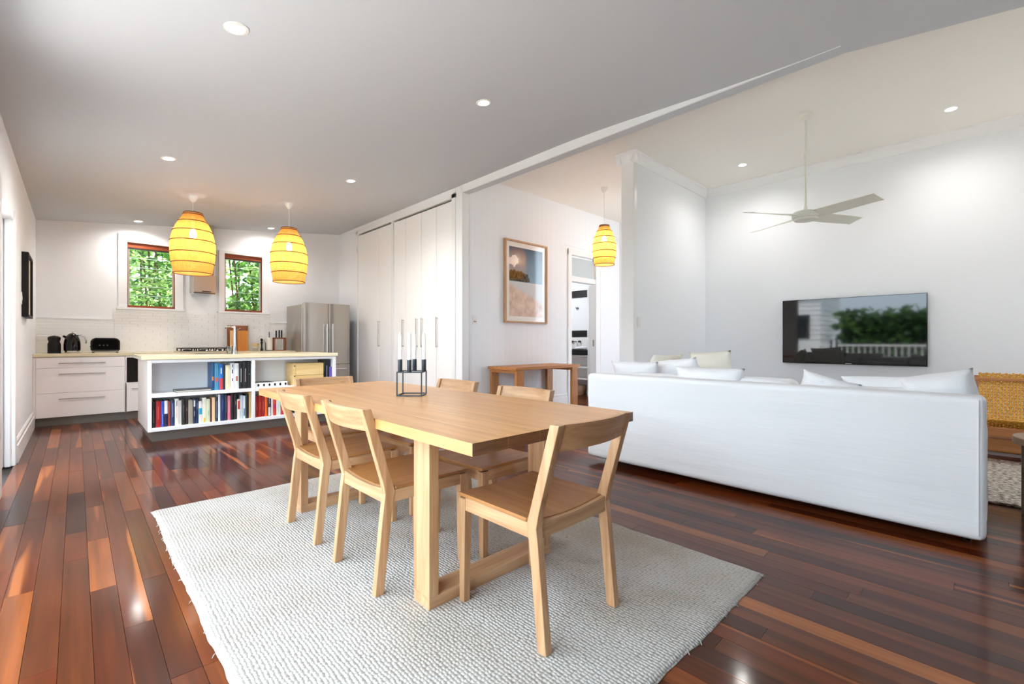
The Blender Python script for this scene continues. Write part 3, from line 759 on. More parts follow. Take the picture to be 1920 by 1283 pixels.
def rbox(cx, cy, z0, hx, hy, h, r, n=8, m=6):
    g = G()
    # rounded-top loaf: superellipse sections in xz swept in y
    pts = []
    for k in range(n+1):
        a = PI/2*k/n; pts.append((hx-r+r*math.cos(a), h-r+r*math.sin(a)))
    for k in range(n+1):
        a = PI/2+PI/2*k/n; pts.append((-hx+r+r*math.cos(a), h-r+r*math.sin(a)))
    pts = [(hx*1.0,0)]+pts+[(-hx,0)]
    return g.prism([(cx+a, z0+b) for a, b in pts], cy-hy, cy+hy, 'xz')
rbox(.296, 8.58, ZT+.028, .155, .075, .178, .06).build('body', M['black'], o, bevel=.02, smooth='auto')
G().box(.15,.44,8.512,8.648,ZT+.012,ZT+.03).build('base', M['chrome'], o, bevel=.005)
for xk in (.17,.42): G().cyl((xk,8.58,ZT),(xk,8.58,ZT+.012),.014,n=12).build('foot', M['blackm'], o)
for k in range(3): G().cyl((.235+k*.04,8.50,ZT+.105),(.235+k*.04,8.508,ZT+.105),.009,n=14).build('control_button', M['chrome'], o)
G().box(.19,.40,8.553,8.565,ZT+.204,ZT+.2075).box(.19,.40,8.595,8.607,ZT+.204,ZT+.2075).build('slots', M['chrome'], o)
G().box(.132,.142,8.57,8.59,ZT+.08,ZT+.095).build('lever', M['chrome'], o, bevel=.003)

# gas cooktop
o = thing('gas_cooktop', 'steel gas cooktop with black trivets on the back bench', 'cooktop', (1.46, 8.56, ZT))
G().box(1.10,1.82,8.34,8.78,ZT,ZT+.012).build('steel_tray', M['steel'], o, bevel=.004)
for k, (bxx, byy, r) in enumerate([(1.25,8.45,.04),(1.25,8.67,.05),(1.46,8.56,.065),(1.67,8.45,.045),(1.67,8.67,.05)]):
    G().lathe([(r,0),(r,.015),(r*.7,.022),(0,.024)], (bxx,byy,ZT+.012), 16).build('burner', M['blackm'], o)
for k in range(3):
    xa = 1.13+k*.225; g = G()
    for yy in (8.37,8.56,8.75): g.box(xa,xa+.205,yy-.007,yy+.007,ZT+.045,ZT+.06)
    for xk in (xa,xa+.098,xa+.19): g.box(xk,xk+.014,8.37,8.75,ZT+.045,ZT+.06)
    for xk in (xa,xa+.19):
        for yy in (8.37,8.75): g.box(xk,xk+.014,yy-.007,yy+.007,ZT+.012,ZT+.05)
    g.build('trivet', M['blackm'], o, bevel=.002)
for k in range(5): G().cyl((1.74+.0*k,8.36+.0,ZT+.012),(1.74,8.36,ZT+.03),.016,n=12).build('knob', M['chrome'], o) if k == 0 else G().cyl((1.74-.07*k,8.352,ZT+.012),(1.74-.07*k,8.352,ZT+.03),.016,n=12).build('knob', M['chrome'], o)

# range hood
o = thing('range_hood', 'slim stainless steel chimney range hood between the kitchen windows', 'hood', (1.465, 8.7, 1.84))
G().box(1.315,1.615,8.55,YB-.001,1.865,2.14).build('canopy', M['steel'], o, bevel=.004)
G().box(1.32,1.61,8.555,YB-.005,1.84,1.865).build('filter_tray', M['chrome'], o, bevel=.003)
G().box(1.345,1.60,8.60,YB-.001,2.14,zk(1.6)-.001).build('flue', M['steel'], o)
G().box(1.43,1.55,8.546,8.551,1.872,1.887).build('logo_mark', M['steel_dark'], o)  # plain dark bar standing in for the hood's illegible logo

# chopping boards
o = thing('serving_tray', 'dark-edged timber tray leaning on the tiles behind the tap', 'tray', (1.97, 8.75, ZT))
wd = wood('acacia', (120,66,30), (160,98,50), 'z', scale=.6)
g = G()
g.box(1.825,1.86,8.79,8.815,ZT,ZT+.43).box(2.10,2.135,8.79,8.815,ZT,ZT+.43).box(1.86,2.10,8.79,8.815,ZT,ZT+.05).box(1.86,2.10,8.79,8.815,ZT+.35,ZT+.43)
g.build('rim', wd, o, bevel=.004)
G().box(1.86,2.10,8.803,8.81,ZT+.05,ZT+.35).build('panel', M['oak_z'], o)
o = thing('chopping_board', 'honey timber chopping board standing right of the tap', 'board', (2.03, 8.72, ZT))
G().box(1.955,2.115,8.70,8.722,ZT,ZT+.34).build('slab', wood('honey_board',(206,128,44),(226,152,66),'z',scale=.6), o, bevel=.006)
o = thing('chopping_board', 'pale timber chopping board standing left of the tap', 'board', (1.89, 8.72, ZT))
G().box(1.845,1.925,8.70,8.722,ZT,ZT+.34).build('slab', wood('pale_board',(226,176,120),(240,200,150),'z',scale=.6), o, bevel=.006)
# plates
for k in range(6):
    nm = ['lowest white plate', 'second white plate', 'third white plate', 'fourth white bowl', 'fifth cream bowl', 'topmost cream bowl'][k]
    p = G().lathe([(.03,0),(.05,.004),(.062,.012 if k < 3 else .026),(.059,.012 if k < 3 else .026),(.045,.006),(0,.006)], (2.205, 8.62, ZT+[0,.014,.028,.042,.07,.098][k]), 20)
    ob = p.build('plate' if k < 3 else 'bowl', mat('stoneware_%d' % k, (226,224,214) if k < 4 else (232,210,160), .3), smooth='auto')
    tag(ob, nm+' in the stack right of the chopping boards', 'plate' if k < 3 else 'bowl', 'stacked crockery on the back bench')
o = thing('pepper_mill', 'slim black pepper mill right of the stacked crockery', 'mill', (2.282, 8.55, ZT))
G().lathe([(.022,0),(.022,.02),(.013,.05),(.012,.10),(.018,.13),(.018,.15),(.01,.16)], (2.282,8.55,ZT), 14).build('body', M['blackm'], o, smooth='auto')
G().lathe([(.01,.16),(.02,.175),(.02,.195),(.008,.21)], (2.282,8.55,ZT), 14).build('cap', M['black'], o, smooth='auto')
o = thing('glass_bottle', 'clear glass soap bottle between pepper mill and paper roll', 'bottle', (2.33, 8.60, ZT))
G().lathe([(.03,0),(.032,.01),(.032,.12),(.02,.15),(.011,.165),(.011,.19)], (2.33,8.60,ZT), 16).build('body', M['clear'], o, smooth='auto')
G().lathe([(.013,.19),(.013,.21),(.004,.213),(.004,.23)], (2.33,8.60,ZT), 12).build('pump', M['white'], o)
o = thing('paper_towel_holder', 'white paper towel roll on a black upright stand', 'paper towel', (2.415, 8.60, ZT))
G().lathe([(.062,0),(.062,.008),(.05,.01)], (2.415,8.60,ZT), 20).build('base', M['blackm'], o)
G().lathe([(.053,.012),(.053,.225),(.018,.225)], (2.415,8.60,ZT), 24).build('roll', mat('paper',(244,238,232),.9), o, smooth='auto')
G().cyl((2.415,8.60,ZT+.2),(2.415,8.60,ZT+.325),.006,n=10).build('rod', M['blackm'], o)
o = thing('knife_block', 'open timber knife block right of the paper towel', 'knife block', (2.575, 8.60, ZT))
kb = wood('walnut', (120,66,36), (156,92,54), 'x', scale=.7)
G().box(2.475,2.675,8.55,8.65,ZT+.205,ZT+.228).box(2.475,2.675,8.55,8.65,ZT,ZT+.015).build('top_and_base', kb, o, bevel=.003)
G().box(2.475,2.492,8.55,8.65,ZT+.015,ZT+.205).box(2.658,2.675,8.55,8.65,ZT+.015,ZT+.205).build('side', kb, o)
for k, (xk, h) in enumerate(((2.525,.12),(2.575,.13),(2.615,.128))):
    kn = thing('kitchen_knife', 'black-handled knife standing %s in the knife block' % ['leftmost','in the middle','rightmost'][k], 'knife', (xk, 8.6, ZT+.05), 0, 'knives in the block')
    G().box(xk-.009,xk+.009,8.585,8.612,ZT+.229,ZT+.229+h).build('knife_handle', M['blackm'], kn, bevel=.004)
    G().add([(xk-.001,8.58,ZT+.229),(xk+.001,8.58,ZT+.229),(xk+.001,8.615,ZT+.229),(xk-.001,8.615,ZT+.229),(xk-.001,8.585,ZT+.03),(xk+.001,8.585,ZT+.03)],[(0,1,2,3),(0,4,5,1),(3,2,5,4),(0,3,4),(1,5,2)]).build('blade', M['chrome'], kn)
# outlets on tiles
o = thing('power_outlet', 'white double power outlet on the tiles behind the canister', 'outlet', (-.30, YB-.012, 1.13))
G().box(-.385,-.23,YB-.019,YB-.0095,1.095,1.165).build('plate', M['white'], o, bevel=.002)
for xk in (-.36,-.27): G().box(xk,xk+.018,YB-.022,YB-.018,1.13,1.15).build('switch', M['trim'], o)

# island tap + glass
o = thing('kitchen_tap', 'tapered chrome column tap with a level spout on the island', 'tap', (1.435, 6.53, ZT))
G().lathe([(.027,0),(.024,.01),(.017,.12),(.013,.345),(.006,.352)], (1.435,6.53,ZT), 20).build('column', M['chrome'], o, smooth='auto')
G().tube([(1.435,6.53,ZT+.335),(1.40,6.60,ZT+.345),(1.375,6.68,ZT+.342),(1.37,6.70,ZT+.325)], [.011,.010,.010,.009]).build('spout', M['chrome'], o, smooth=True)
G().cyl((1.458,6.53,ZT+.30),(1.50,6.52,ZT+.325),.005,n=8).build('lever', M['chrome'], o)
o = tag(G().lathe([(.03,.003),(.038,.10),(.036,.10),(.029,.008),(0,.008)], (1.40,6.62,ZT), 18).build('drinking_glass', M['clear'], smooth='auto'), 'small clear drinking glass beside the tap on the island', 'glass')
G_ = thing('sink_basin', 'stainless undermount sink in the island benchtop behind the tap', 'sink', (1.3, 6.95, .93))
G().box(1.05,1.08,6.75,7.15,.93,.933).box(1.55,1.58,6.75,7.15,.93,.933).box(1.08,1.55,6.75,6.78,.93,.933).box(1.08,1.55,7.12,7.15,.93,.933).build('rim', M['steel'], G_)
G().box(1.08,1.55,6.78,7.12,.93,.9305).build('basin', M['steel_dark'], G_)

# ================================================================ PENDANTS
def pendant(name, label, r, h):
    """local origin at the centre of the shade's bottom rim"""
    t = thing(name, label, 'pendant light', (0,0,0), 0, 'rattan pendant lights')
    prof = []
    N = 18
    ctl = [(0,.83),(.12,.90),(.3,.985),(.45,1.0),(.62,.93),(.78,.76),(.9,.54),(.96,.42),(1,.385)]
    def R(f):
        for (a, ra), (b2, rb) in zip(ctl, ctl[1:]):
            if f <= b2: q = (f-a)/(b2-a); q = q; return r*(ra+(rb-ra)*q)
        return r*ctl[-1][1]
    def Rs(f): return (R(max(0,f-.04))+R(f)+R(min(1,f+.04)))/3
    g = G(); g.lathe([(Rs(k/N), h*k/N) for k in range(N+1)], n=48, close=False)
    sh = g.build('lamp_shade', M['rattan'], t, smooth=True)
    hm = M['hoop']
    for f in (0, .165, .33, .52, .69, .85, .97, 1.0):
        rr = Rs(f)+.002
        g = G().tube([(rr*math.cos(2*PI*k/40), rr*math.sin(2*PI*k/40), h*f) for k in range(40)], .0055, n=5, closed=True)
        g.build('hoop', hm, sh, world=False)
    g = G()
    for k in range(3):
        a = 2*PI*k/3; g.tube([(0,0,h*.93),(Rs(1)*math.cos(a), Rs(1)*math.sin(a), h)], .003, n=5)
    g.build('spider', M['white'], t)
    G().lathe([(.018,h*.74),(.02,h*.94),(.008,h*.97)], n=14).build('lamp_holder', M['white'], t)
    G().lathe([(0,h*.74),(.02,h*.735),(.035,h*.69),(.042,h*.64),(.03,h*.59),(0,h*.57)], n=16, close=False).build('bulb', M['bulb'], t, smooth=True)
    return t
M['hoop'] = mat('rattan_hoop', (92,54,20), .7)
def place_pendant(t, loc, r, h, zc, label, power):
    t.location = loc; t['label'] = label
    top = zc-loc[2]
    G().cyl((0,0,h*.95),(0,0,top-.05), .0035, n=6).build('cord', M['white'], t, world=False)
    G().lathe([(.012,top-.075),(.03,top-.06),(.055,top-.012),(.056,top+.01)], n=20).build('ceiling_rose', M['white'], t, world=False, smooth='auto')
    l = D.lights.new('pendant_lamp', 'POINT'); l.energy = power; l.color = (1,.84,.64); l.shadow_soft_size = .045
    lo = D.objects.new('pendant_lamp', l); C.objects.link(lo); lo.location = (loc[0], loc[1], loc[2]+h*.5)
p1 = pendant('rattan_pendant', '', .24, .75)
p2 = copy_tree(p1)
p3 = pendant('rattan_pendant', '', .175, .59)
place_pendant(p1, (1.048, 6.826, 1.93), .24, .75, zk(1.048), 'large round-bellied rattan pendant over the left end of the island', 24)
place_pendant(p2, (2.152, 6.76, 1.92), .24, .75, zk(2.152), 'large round-bellied rattan pendant over the right end of the island', 24)
place_pendant(p3, (5.73, 3.978, 2.24), .175, .59, ZC, 'slim rattan pendant hanging in the hallway opening', 26)
# round ceiling medallions around kitchen roses are plain plaster: none

# ---------------------------------------------------------------- downlights
DL = [(.651,2.925,None,'recessed downlight nearest the camera, above the rug'),(2.415,2.857,None,'recessed downlight above the right side of the dining table'),
      (.641,5.445,None,'recessed downlight left of the island pendants'),(2.42,5.367,None,'recessed downlight in front of the pantry doors'),
      (.654,8.58,None,'recessed downlight above the left kitchen window'),(2.432,8.56,None,'recessed downlight above the right kitchen window'),
      (6.281,.248,ZC,'recessed downlight in the living ceiling right of the fan'),(6.294,2.213,ZC,'recessed downlight in the living ceiling left of the fan')]
slope = math.atan(.113)
for i, (x, y, z, lb) in enumerate(DL):
    if z is None: z = kz(x, y); ry = -slope
    else: ry = 0
    t = thing('downlight', lb, 'downlight', (x, y, z), 0, 'recessed downlights')
    g = G().lathe([(.062,0),(.062,-.004),(.045,-.006),(.045,0)], n=28); o = g.build('trim_ring', M['white'], t, world=False)
    g2 = G().lathe([(.044,-.004),(.044,-.0065),(0,-.0066)], n=28); o2 = g2.build('lamp_face', M['lamp'], t, world=False)
    t.rotation_euler = (0, ry, 0)
    spot('downlight_lamp', (x, y, z-.03), DOWN_POWER*(6.3 if 5 < y < 6 else 2.4 if y > 6 else 1.9 if x > 5 else 1.3))

# ================================================================ DINING RUG
def rug_mat():
    m, n, l, b = newmat('woven_ivory_rug')
    t = n.new('ShaderNodeTexCoord'); mp = n.new('ShaderNodeMapping'); mp.inputs['Scale'].default_value = (72, 60, 1)
    dn = n.new('ShaderNodeTexNoise'); dn.inputs['Scale'].default_value = 9
    l.new(t.outputs['Object'], dn.inputs['Vector'])
    dd = n.new('ShaderNodeVectorMath'); dd.operation = 'SCALE'; dd.inputs['Scale'].default_value = .008
    l.new(dn.outputs['Color'], dd.inputs[0])
    da = n.new('ShaderNodeVectorMath'); da.operation = 'ADD'; l.new(t.outputs['Object'], da.inputs[0]); l.new(dd.outputs[0], da.inputs[1])
    l.new(da.outputs[0], mp.inputs['Vector'])
    v = n.new('ShaderNodeTexVoronoi'); v.voronoi_dimensions = '2D'; v.inputs['Scale'].default_value = 1; v.inputs['Randomness'].default_value = .35
    l.new(mp.outputs[0], v.inputs['Vector'])
    r = n.new('ShaderNodeMapRange'); r.inputs['From Min'].default_value = .1; r.inputs['From Max'].default_value = .75; r.inputs['To Min'].default_value = 1; r.inputs['To Max'].default_value = 0
    l.new(v.outputs['Distance'], r.inputs['Value'])
    cr = n.new('ShaderNodeValToRGB'); cr.color_ramp.elements[0].color = rgb(150,141,132); cr.color_ramp.elements[1].color = rgb(186,182,177); cr.color_ramp.elements[1].position = .5
    l.new(r.outputs[0], cr.inputs['Fac'])
    nz = n.new('ShaderNodeTexNoise'); nz.inputs['Scale'].default_value = 2.5; nz.inputs['Detail'].default_value = 8
    l.new(t.outputs['Object'], nz.inputs['Vector'])
    mx = n.new('ShaderNodeMix'); mx.data_type = 'RGBA'; mx.blend_type = 'MULTIPLY'; mx.inputs[0].default_value = .5
    c2 = n.new('ShaderNodeValToRGB'); c2.color_ramp.elements[0].color = rgb(222,212,196); c2.color_ramp.elements[1].color = (1,1,1,1); c2.color_ramp.elements[0].position = .35; c2.color_ramp.elements[1].position = .6
    l.new(nz.outputs['Fac'], c2.inputs['Fac']); l.new(cr.outputs[0], mx.inputs[6]); l.new(c2.outputs[0], mx.inputs[7])
    l.new(mx.outputs[2], b.inputs['Base Color']); b.inputs['Roughness'].default_value = .95; b.inputs['Specular IOR Level'].default_value = .1
    bp = n.new('ShaderNodeBump'); bp.inputs['Strength'].default_value = 1.0; bp.inputs['Distance'].default_value = .0045
    l.new(r.outputs[0], bp.inputs['Height']); l.new(bp.outputs['Normal'], b.inputs['Normal'])
    return m
M['rug'] = rug_mat()
RX0, RX1, RY0, RY1 = .345, 2.305, .715, 3.67
def redge(x, y):
    dx = .012*noise.noise((x*3, y*3, 1.3))+.006*noise.noise((x*14, y*14, 5.3)); dy = .012*noise.noise((x*3, y*3, 7.7))+.006*noise.noise((x*14, y*14, 9.1)); return dx, dy
g = G(); nu, nv = 90, 130
def rf(u, v):
    x = RX0+(RX1-RX0)*u; y = RY0+(RY1-RY0)*v; dx, dy = redge(x, y)
    e = min(u, 1-u)*(RX1-RX0), min(v, 1-v)*(RY1-RY0); q = min(e)
    return (x+dx, y+dy, .012*min(1, .25+q/.02)+.0015*noise.noise((x*6, y*6, 0)))
g.grid(rf, nu, nv)
n1 = nu+1
base = len(g.v); ring = [i for i in range(n1)]+[j*n1+nu for j in range(1, nv+1)]+[nv*n1+i for i in range(nu-1, -1, -1)]+[j*n1 for j in range(nv-1, 0, -1)]
g.v += [(g.v[i][0], g.v[i][1], .0005) for i in ring]
for k in range(len(ring)): k2 = (k+1) % len(ring); g.f.append((ring[k], ring[k2], base+k2, base+k))
rug = thing('dining_rug', 'large ivory loop-woven rug under the dining table', 'rug', (1.3, 2.2, 0))
g.build('pile', M['rug'], rug, smooth=True)
g = G()
for k in range(34):
    side = random.choice((0,0,0,1,1)); 
    if side == 0: y = random.uniform(RY0, RY1); p0 = (RX0, y, .006); p1 = (RX0-random.uniform(.004,.012), y+random.uniform(-.02,.02), .002)
    else: x = random.uniform(RX0, RX1); p0 = (x, RY0, .006); p1 = (x+random.uniform(-.02,.02), RY0-random.uniform(.004,.014), .002)
    g.tube([p0, ((p0[0]+p1[0])/2, (p0[1]+p1[1])/2, .007), p1], .0018, n=4)
g.build('loose_threads', M['rug'], rug, kind='stuff')

# ================================================================ DINING TABLE
TX0, TX1, TY0, TY1, TZ = .90, 1.84, 1.12, 3.44, .76
tb = thing('dining_table', 'long solid oak dining table on two sled frames', 'table', ((TX0+TX1)/2, (TY0+TY1)/2, .012))
nb = 6; bwid = (TX1-TX0)/nb
g = G()
for k in range(nb):
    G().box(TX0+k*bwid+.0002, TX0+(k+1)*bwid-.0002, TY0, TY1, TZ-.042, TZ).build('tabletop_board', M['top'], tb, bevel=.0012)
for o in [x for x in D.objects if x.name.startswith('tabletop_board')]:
    o.data.materials.append(M['endgrain_shade'])
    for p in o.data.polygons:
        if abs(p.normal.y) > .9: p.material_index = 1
for yy in (1.531, 2.96):
    d = .115; x0, x1 = 1.012, 1.735
    fr = G().box(x0, x0+.045, yy, yy+d, .058, TZ-.043).build('leg', M['oak_z'], tb, bevel=.002)
    G().box(x1-.045, x1, yy, yy+d, .058, TZ-.043).build('leg', M['oak_z'], tb, bevel=.002)
    G().box(x0, x1, yy, yy+d, .012, .058).build('floor_rail', M['oak_x'], tb, bevel=.002)
    G().box(x0+.045, x1-.045, yy, yy+d, TZ-.083, TZ-.043).build('top_rail', M['oak_x'], tb, bevel=.002)

# ================================================================ DINING CHAIRS
def make_chair():
    t = thing('dining_chair', '', 'chair', (0,0,0), 0, 'oak dining chairs around the table')
    W2 = .222; th = .032
    # boomerang rear legs (profile in y-z)
    prof = [(-.245,0),(-.205,0),(-.165,.36),(-.152,.425),(-.175,.50),(-.262,.79),(-.302,.79),(-.212,.48),(-.200,.42),(-.208,.36)]
    for s in (-1, 1):
        xa = s*W2-(th if s > 0 else 0); xb = xa+th
        G().prism(prof, xa, xb, 'yz').build('leg', M['oak_z'], t, bevel=.003)
    for s in (-1, 1):
        xa = s*W2-(th+.006 if s > 0 else 0); xb = xa+th+.006
        G().hexa([(xa+ (0 if s<0 else .006),.205,0),(xb-(.006 if s<0 else 0),.205,0),(xb-(.006 if s<0 else 0),.236,0),(xa+(0 if s<0 else .006),.236,0)],
                 [(xa,.198,.425),(xb,.198,.425),(xb,.24,.425),(xa,.24,.425)]).build('leg', M['oak_z'], t, bevel=.003)
    # seat panel, scooped
    hw = W2-.001
    def scoop(u, v): return .016*(1-(2*u-1)**2)*(1-.55*v)
    g = G(); n = 14
    def top(u, v):
        x = -hw+2*hw*u; y = -.178+.42*v; return (x, y, .447-scoop(u, v))
    def bot(u, v):
        x, y, z = top(u, v); return (x, y, z-.014)
    g.grid(top, n, n); g.grid(bot, n, n); m = n+1; b = m*m
    for i in range(n):
        g.f += [(i, i+1, b+i+1, b+i), (n*m+i, n*m+i+1, b+n*m+i+1, b+n*m+i), (i*m, (i+1)*m, b+(i+1)*m, b+i*m), (i*m+n, (i+1)*m+n, b+(i+1)*m+n, b+i*m+n)]
    # leave clearance for rear legs
    for k, (x, y, z) in enumerate(g.v):
        if y < -.150 and abs(x) > W2-th-.001: g.v[k] = (math.copysign(W2-th-.001, x), y, z)
    g.build('seat', M['seatw'], t, smooth='auto')
    # aprons: side rails straight, front/back rails curved to follow the scoop
    for s in (-1, 1):
        xa = s*(W2-.026) if s > 0 else -W2+.003
        G().box(xa, xa+.022, -.165, .20, .378, .431).build('side_rail', M['oak_y'], t, bevel=.002)
    for y0, v in ((-.197, 0), (.212, 1)):
        g = G(); hr = W2-th
        def fn(u, q, y0=y0, v=v):
            return (-hr+2*hr*u, y0, .378 if q < .5 else .432-scoop(.07+.86*u, v)+(0 if v else .012))
        g.grid(fn, 12, 1); b = len(g.v); g.v += [(x, y+.022, z) for x, y, z in g.v]
        g.f += [(b+a, b+c2, b+d2, b+e) for a, c2, d2, e in list(g.f)]
        m = 13
        g.f += [(i, i+1, b+i+1, b+i) for i in range(12)]+[(m+i, m+i+1, b+m+i+1, b+m+i) for i in range(12)]+[(0, m, b+m, b), (12, 25, b+25, b+12)]
        g.build('front_rail' if v else 'back_rail', M['oak_x'], t, smooth='auto')
    # backrest: curved slab between posts
    hb = W2-th+.002
    def br(u, q, off):
        x = -hb+2*hb*u; z = .695+.095*q; bow = -.028*(1-(2*u-1)**2)
        return (x, -.262-(z-.70)*.30+bow+off+.012, z)
    g = G(); g.grid(lambda u, q: br(u, q, 0), 14, 2); b = len(g.v); g.grid(lambda u, q: br(u, q, -.02), 14, 2); m = 15
    g.f += [(i, i+1, b+i+1, b+i) for i in range(14)]+[(2*m+i, 2*m+i+1, b+2*m+i+1, b+2*m+i) for i in range(14)]
    g.f += [(j*m, (j+1)*m, b+(j+1)*m, b+j*m) for j in range(2)]+[(j*m+14, (j+1)*m+14, b+(j+1)*m+14, b+j*m+14) for j in range(2)]
    g.build('backrest', M['oak_x'], t, smooth='auto')
    return t
ch = make_chair()
spots = [(1.367, 1.275, 0, 'oak chair at the near end of the table, its back to the camera'),
         (1.145, 1.985, -PI/2, 'oak chair on the left side of the table, nearer of the two'),
         (1.145, 2.655, -PI/2, 'oak chair on the left side of the table, nearest the island'),
         (1.68, 1.935, PI/2, 'oak chair on the far long side of the table, nearer of the two'),
         (1.72, 2.66, PI/2, 'oak chair on the far long side of the table, behind the candle holder'),
         (1.40, 3.30, PI, 'oak chair at the far end of the table, facing the camera')]
allc = [ch]+[copy_tree(ch) for _ in spots[1:]]
for o, (x, y, a, lb) in zip(allc, spots):
    o.location = (x, y, .0125); o.rotation_euler = (0, 0, a); o['label'] = lb

# ================================================================ CANDLE HOLDER
cb = mat('blue_black_metal', (34,46,56), .45)
cx, cy, s2, ang = 1.463, 2.40, .072, -PI/4+.02
ch2 = thing('candle_holder', 'blue-black open cube candle holder on the table', 'candle holder', (cx, cy, TZ))
def cp(a, b, z): x, y = rot2(a, b, ang); return (cx+x, cy+y, TZ+z)
g = G(); q = .0035; H2 = .145
cs = [(-s2,-s2),(s2,-s2),(s2,s2),(-s2,s2)]
for i in range(4):
    a, b2 = cs[i], cs[(i+1) % 4]
    for z in (q, H2-q): g.bar(cp(*a, z), cp(*b2, z), 2*q, 2*q)
    g.bar(cp(*a, q), cp(*a, H2-q), 2*q, 2*q, up=(math.cos(ang), math.sin(ang), 0))
g.build('frame', cb, ch2)
for k, (a, b2, nm) in enumerate([(-s2,0,'leftmost'),(0,-s2,'second from the left'),(0,s2,'third from the left'),(s2,0,'rightmost')]):
    x, y, z = cp(a, b2, H2)
    G().lathe([(.0125,-.002),(.0135,.0),(.0135,.07),(.011,.07),(.011,.055),(0,.055)], (x,y,z), 20).build('cup', cb, ch2, smooth='auto')
    cn = thing('candle', 'white taper candle, %s in the cube holder' % nm, 'candle', (x,y,z+.056), 0, 'taper candles')
    G().lathe([(.0105,.056),(.0105,.15),(.0098,.215),(.006,.228),(0,.231)], (x,y,z), 16).build('wax', mat('white_wax',(248,248,250),.5) if k == 0 else D.materials['white_wax'], cn, smooth='auto')
    G().cyl((x,y,z+.229),(x,y,z+.238),.0012,n=6).build('wick', M['paper'], cn)

# ================================================================ SOFA
def soft_box(x0, x1, y0, y1, z0, z1, r, n=(10,24,10), amp=.004, fr=3, seed=0, top_sag=0):
    """rounded box made of six displaced grids"""
    c = Vector(((x0+x1)/2,(y0+y1)/2,(z0+z1)/2)); hs = Vector(((x1-x0)/2,(y1-y0)/2,(z1-z0)/2))
    g = G()
    def P(a):
        p = Vector((a[0]*hs.x, a[1]*hs.y, a[2]*hs.z))
        inn = Vector([max(-(h-r), min(h-r, v)) for v, h in zip(p, hs)])
        d = p-inn
        if d.length > 1e-6: p = inn+d.normalized()*r
        w_ = c+p
        nn = (d.normalized() if d.length > 1e-6 else Vector((0,0,0)))
        k = amp*(noise.noise((w_.x*fr+seed, w_.y*fr, w_.z*fr*1.8))+.5*noise.noise((w_.x*fr*2.7, w_.y*fr*1.2+seed, w_.z*fr*9)))
        return w_+nn*k
    nx, ny, nz = n
    for s in (-1, 1):
        g.grid(lambda u, v: P((s, 2*u-1, 2*v-1)), ny, nz)
        g.grid(lambda u, v: P((2*u-1, s, 2*v-1)), nx, nz)
        g.grid(lambda u, v: P((2*u-1, 2*v-1, s)), nx, ny)
    return g
def weld(o, d=.0008):
    import bmesh
    bm = bmesh.new(); bm.from_mesh(o.data); bmesh.ops.remove_doubles(bm, verts=bm.verts, dist=d); bmesh.ops.recalc_face_normals(bm, faces=bm.faces); bm.to_mesh(o.data); bm.free()
    o.data.polygons.foreach_set('use_smooth', [True]*len(o.data.polygons)); return o
so = thing('slipcover_sofa', 'long white linen slipcovered sofa seen from behind', 'sofa', (3.9, 1.26, 0))
weld(soft_box(3.36, 3.58, -.0, 2.525, .045, .795, .035, (10,120,60), .004, 1.6, 2).build('backrest', M['slip'], so))
weld(soft_box(3.56, 5.05, 2.27, 2.52, .045, .62, .05, (40,10,24), .006, 3, 4).build('arm', M['linen'], so))
weld(soft_box(3.56, 4.35, .0, .24, .045, .62, .05, (24,10,24), .006, 3, 9).build('arm', M['linen'], so))
weld(soft_box(3.57, 4.33, .25, 2.26, .06, .34, .04, (16,50,10), .004, 3, 5).build('base', M['linen'], so))
for k, (ya, yb_) in enumerate(((.25,.92),(.93,1.59),(1.60,2.26))):
    weld(soft_box(3.60, 4.36, ya, yb_, .335, .47, .05, (16,16,8), .006, 4, k).build('seat_cushion', M['linen'], so))
for k, (ya, yb_, zt_) in enumerate(((.27,.90,.80),(.93,1.59,.815),(1.60,2.25,.80))):
    weld(soft_box(3.60, 3.80, ya, yb_, .46, zt_, .06, (8,20,14), .012, 4, k+7).build('back_cushion', M['linen'], so))
weld(soft_box(4.30, 5.05, 1.60, 2.26, .06, .45, .05, (16,16,12), .005, 3, 11).build('chaise', M['linen'], so))
for (x, y) in ((3.52,.08),(3.52,2.40),(4.26,.08),(4.95,2.44),(4.95,1.7)): G().cyl((x,y,0),(x,y,.07),.022,n=12).build('leg', M['blackm'], so)
# seam at the near corner + hem line
g = G().tube([(3.357, .03, .08+.7*k/20) for k in range(21)], .003, n=5)
g.build('seam', M['linen'], so)

def pillow(w_, h_, t_, seed=0):
    g = G(); n = 18
    def f(u, v, s):
        a, b2 = 2*u-1, 2*v-1
        pin = 1-.10*(a*a)*(b2*b2)+0
        k = (max(0, 1-abs(a)**2.6)*max(0, 1-abs(b2)**2.6))**.55
        x = a*w_/2*(1-.07*(1-a*a)*0-.08*(b2*b2-b2**4)*1)*(1-.06*(1-b2*b2)*abs(a)); y = b2*h_/2*(1-.06*(1-a*a)*abs(b2))
        z = s*t_/2*k+.02*noise.noise((x*7+seed, y*7, seed))+.006*noise.noise((x*22+seed, y*22, s))*k
        return Vector((x, y, z))
    g.grid(lambda u, v: f(u, v, 1), n, n); g.grid(lambda u, v: f(u, v, -1), n, n)
    return g
def put_pillow(label, loc, size, rot, m, seed):
    g = pillow(*size, seed=seed)
    o = g.build('cushion', m); weld(o, .004); o.location = loc; o.rotation_euler = rot
    return tag(o, label, 'cushion', 'loose cushions on the sofa')
R_ = math.radians
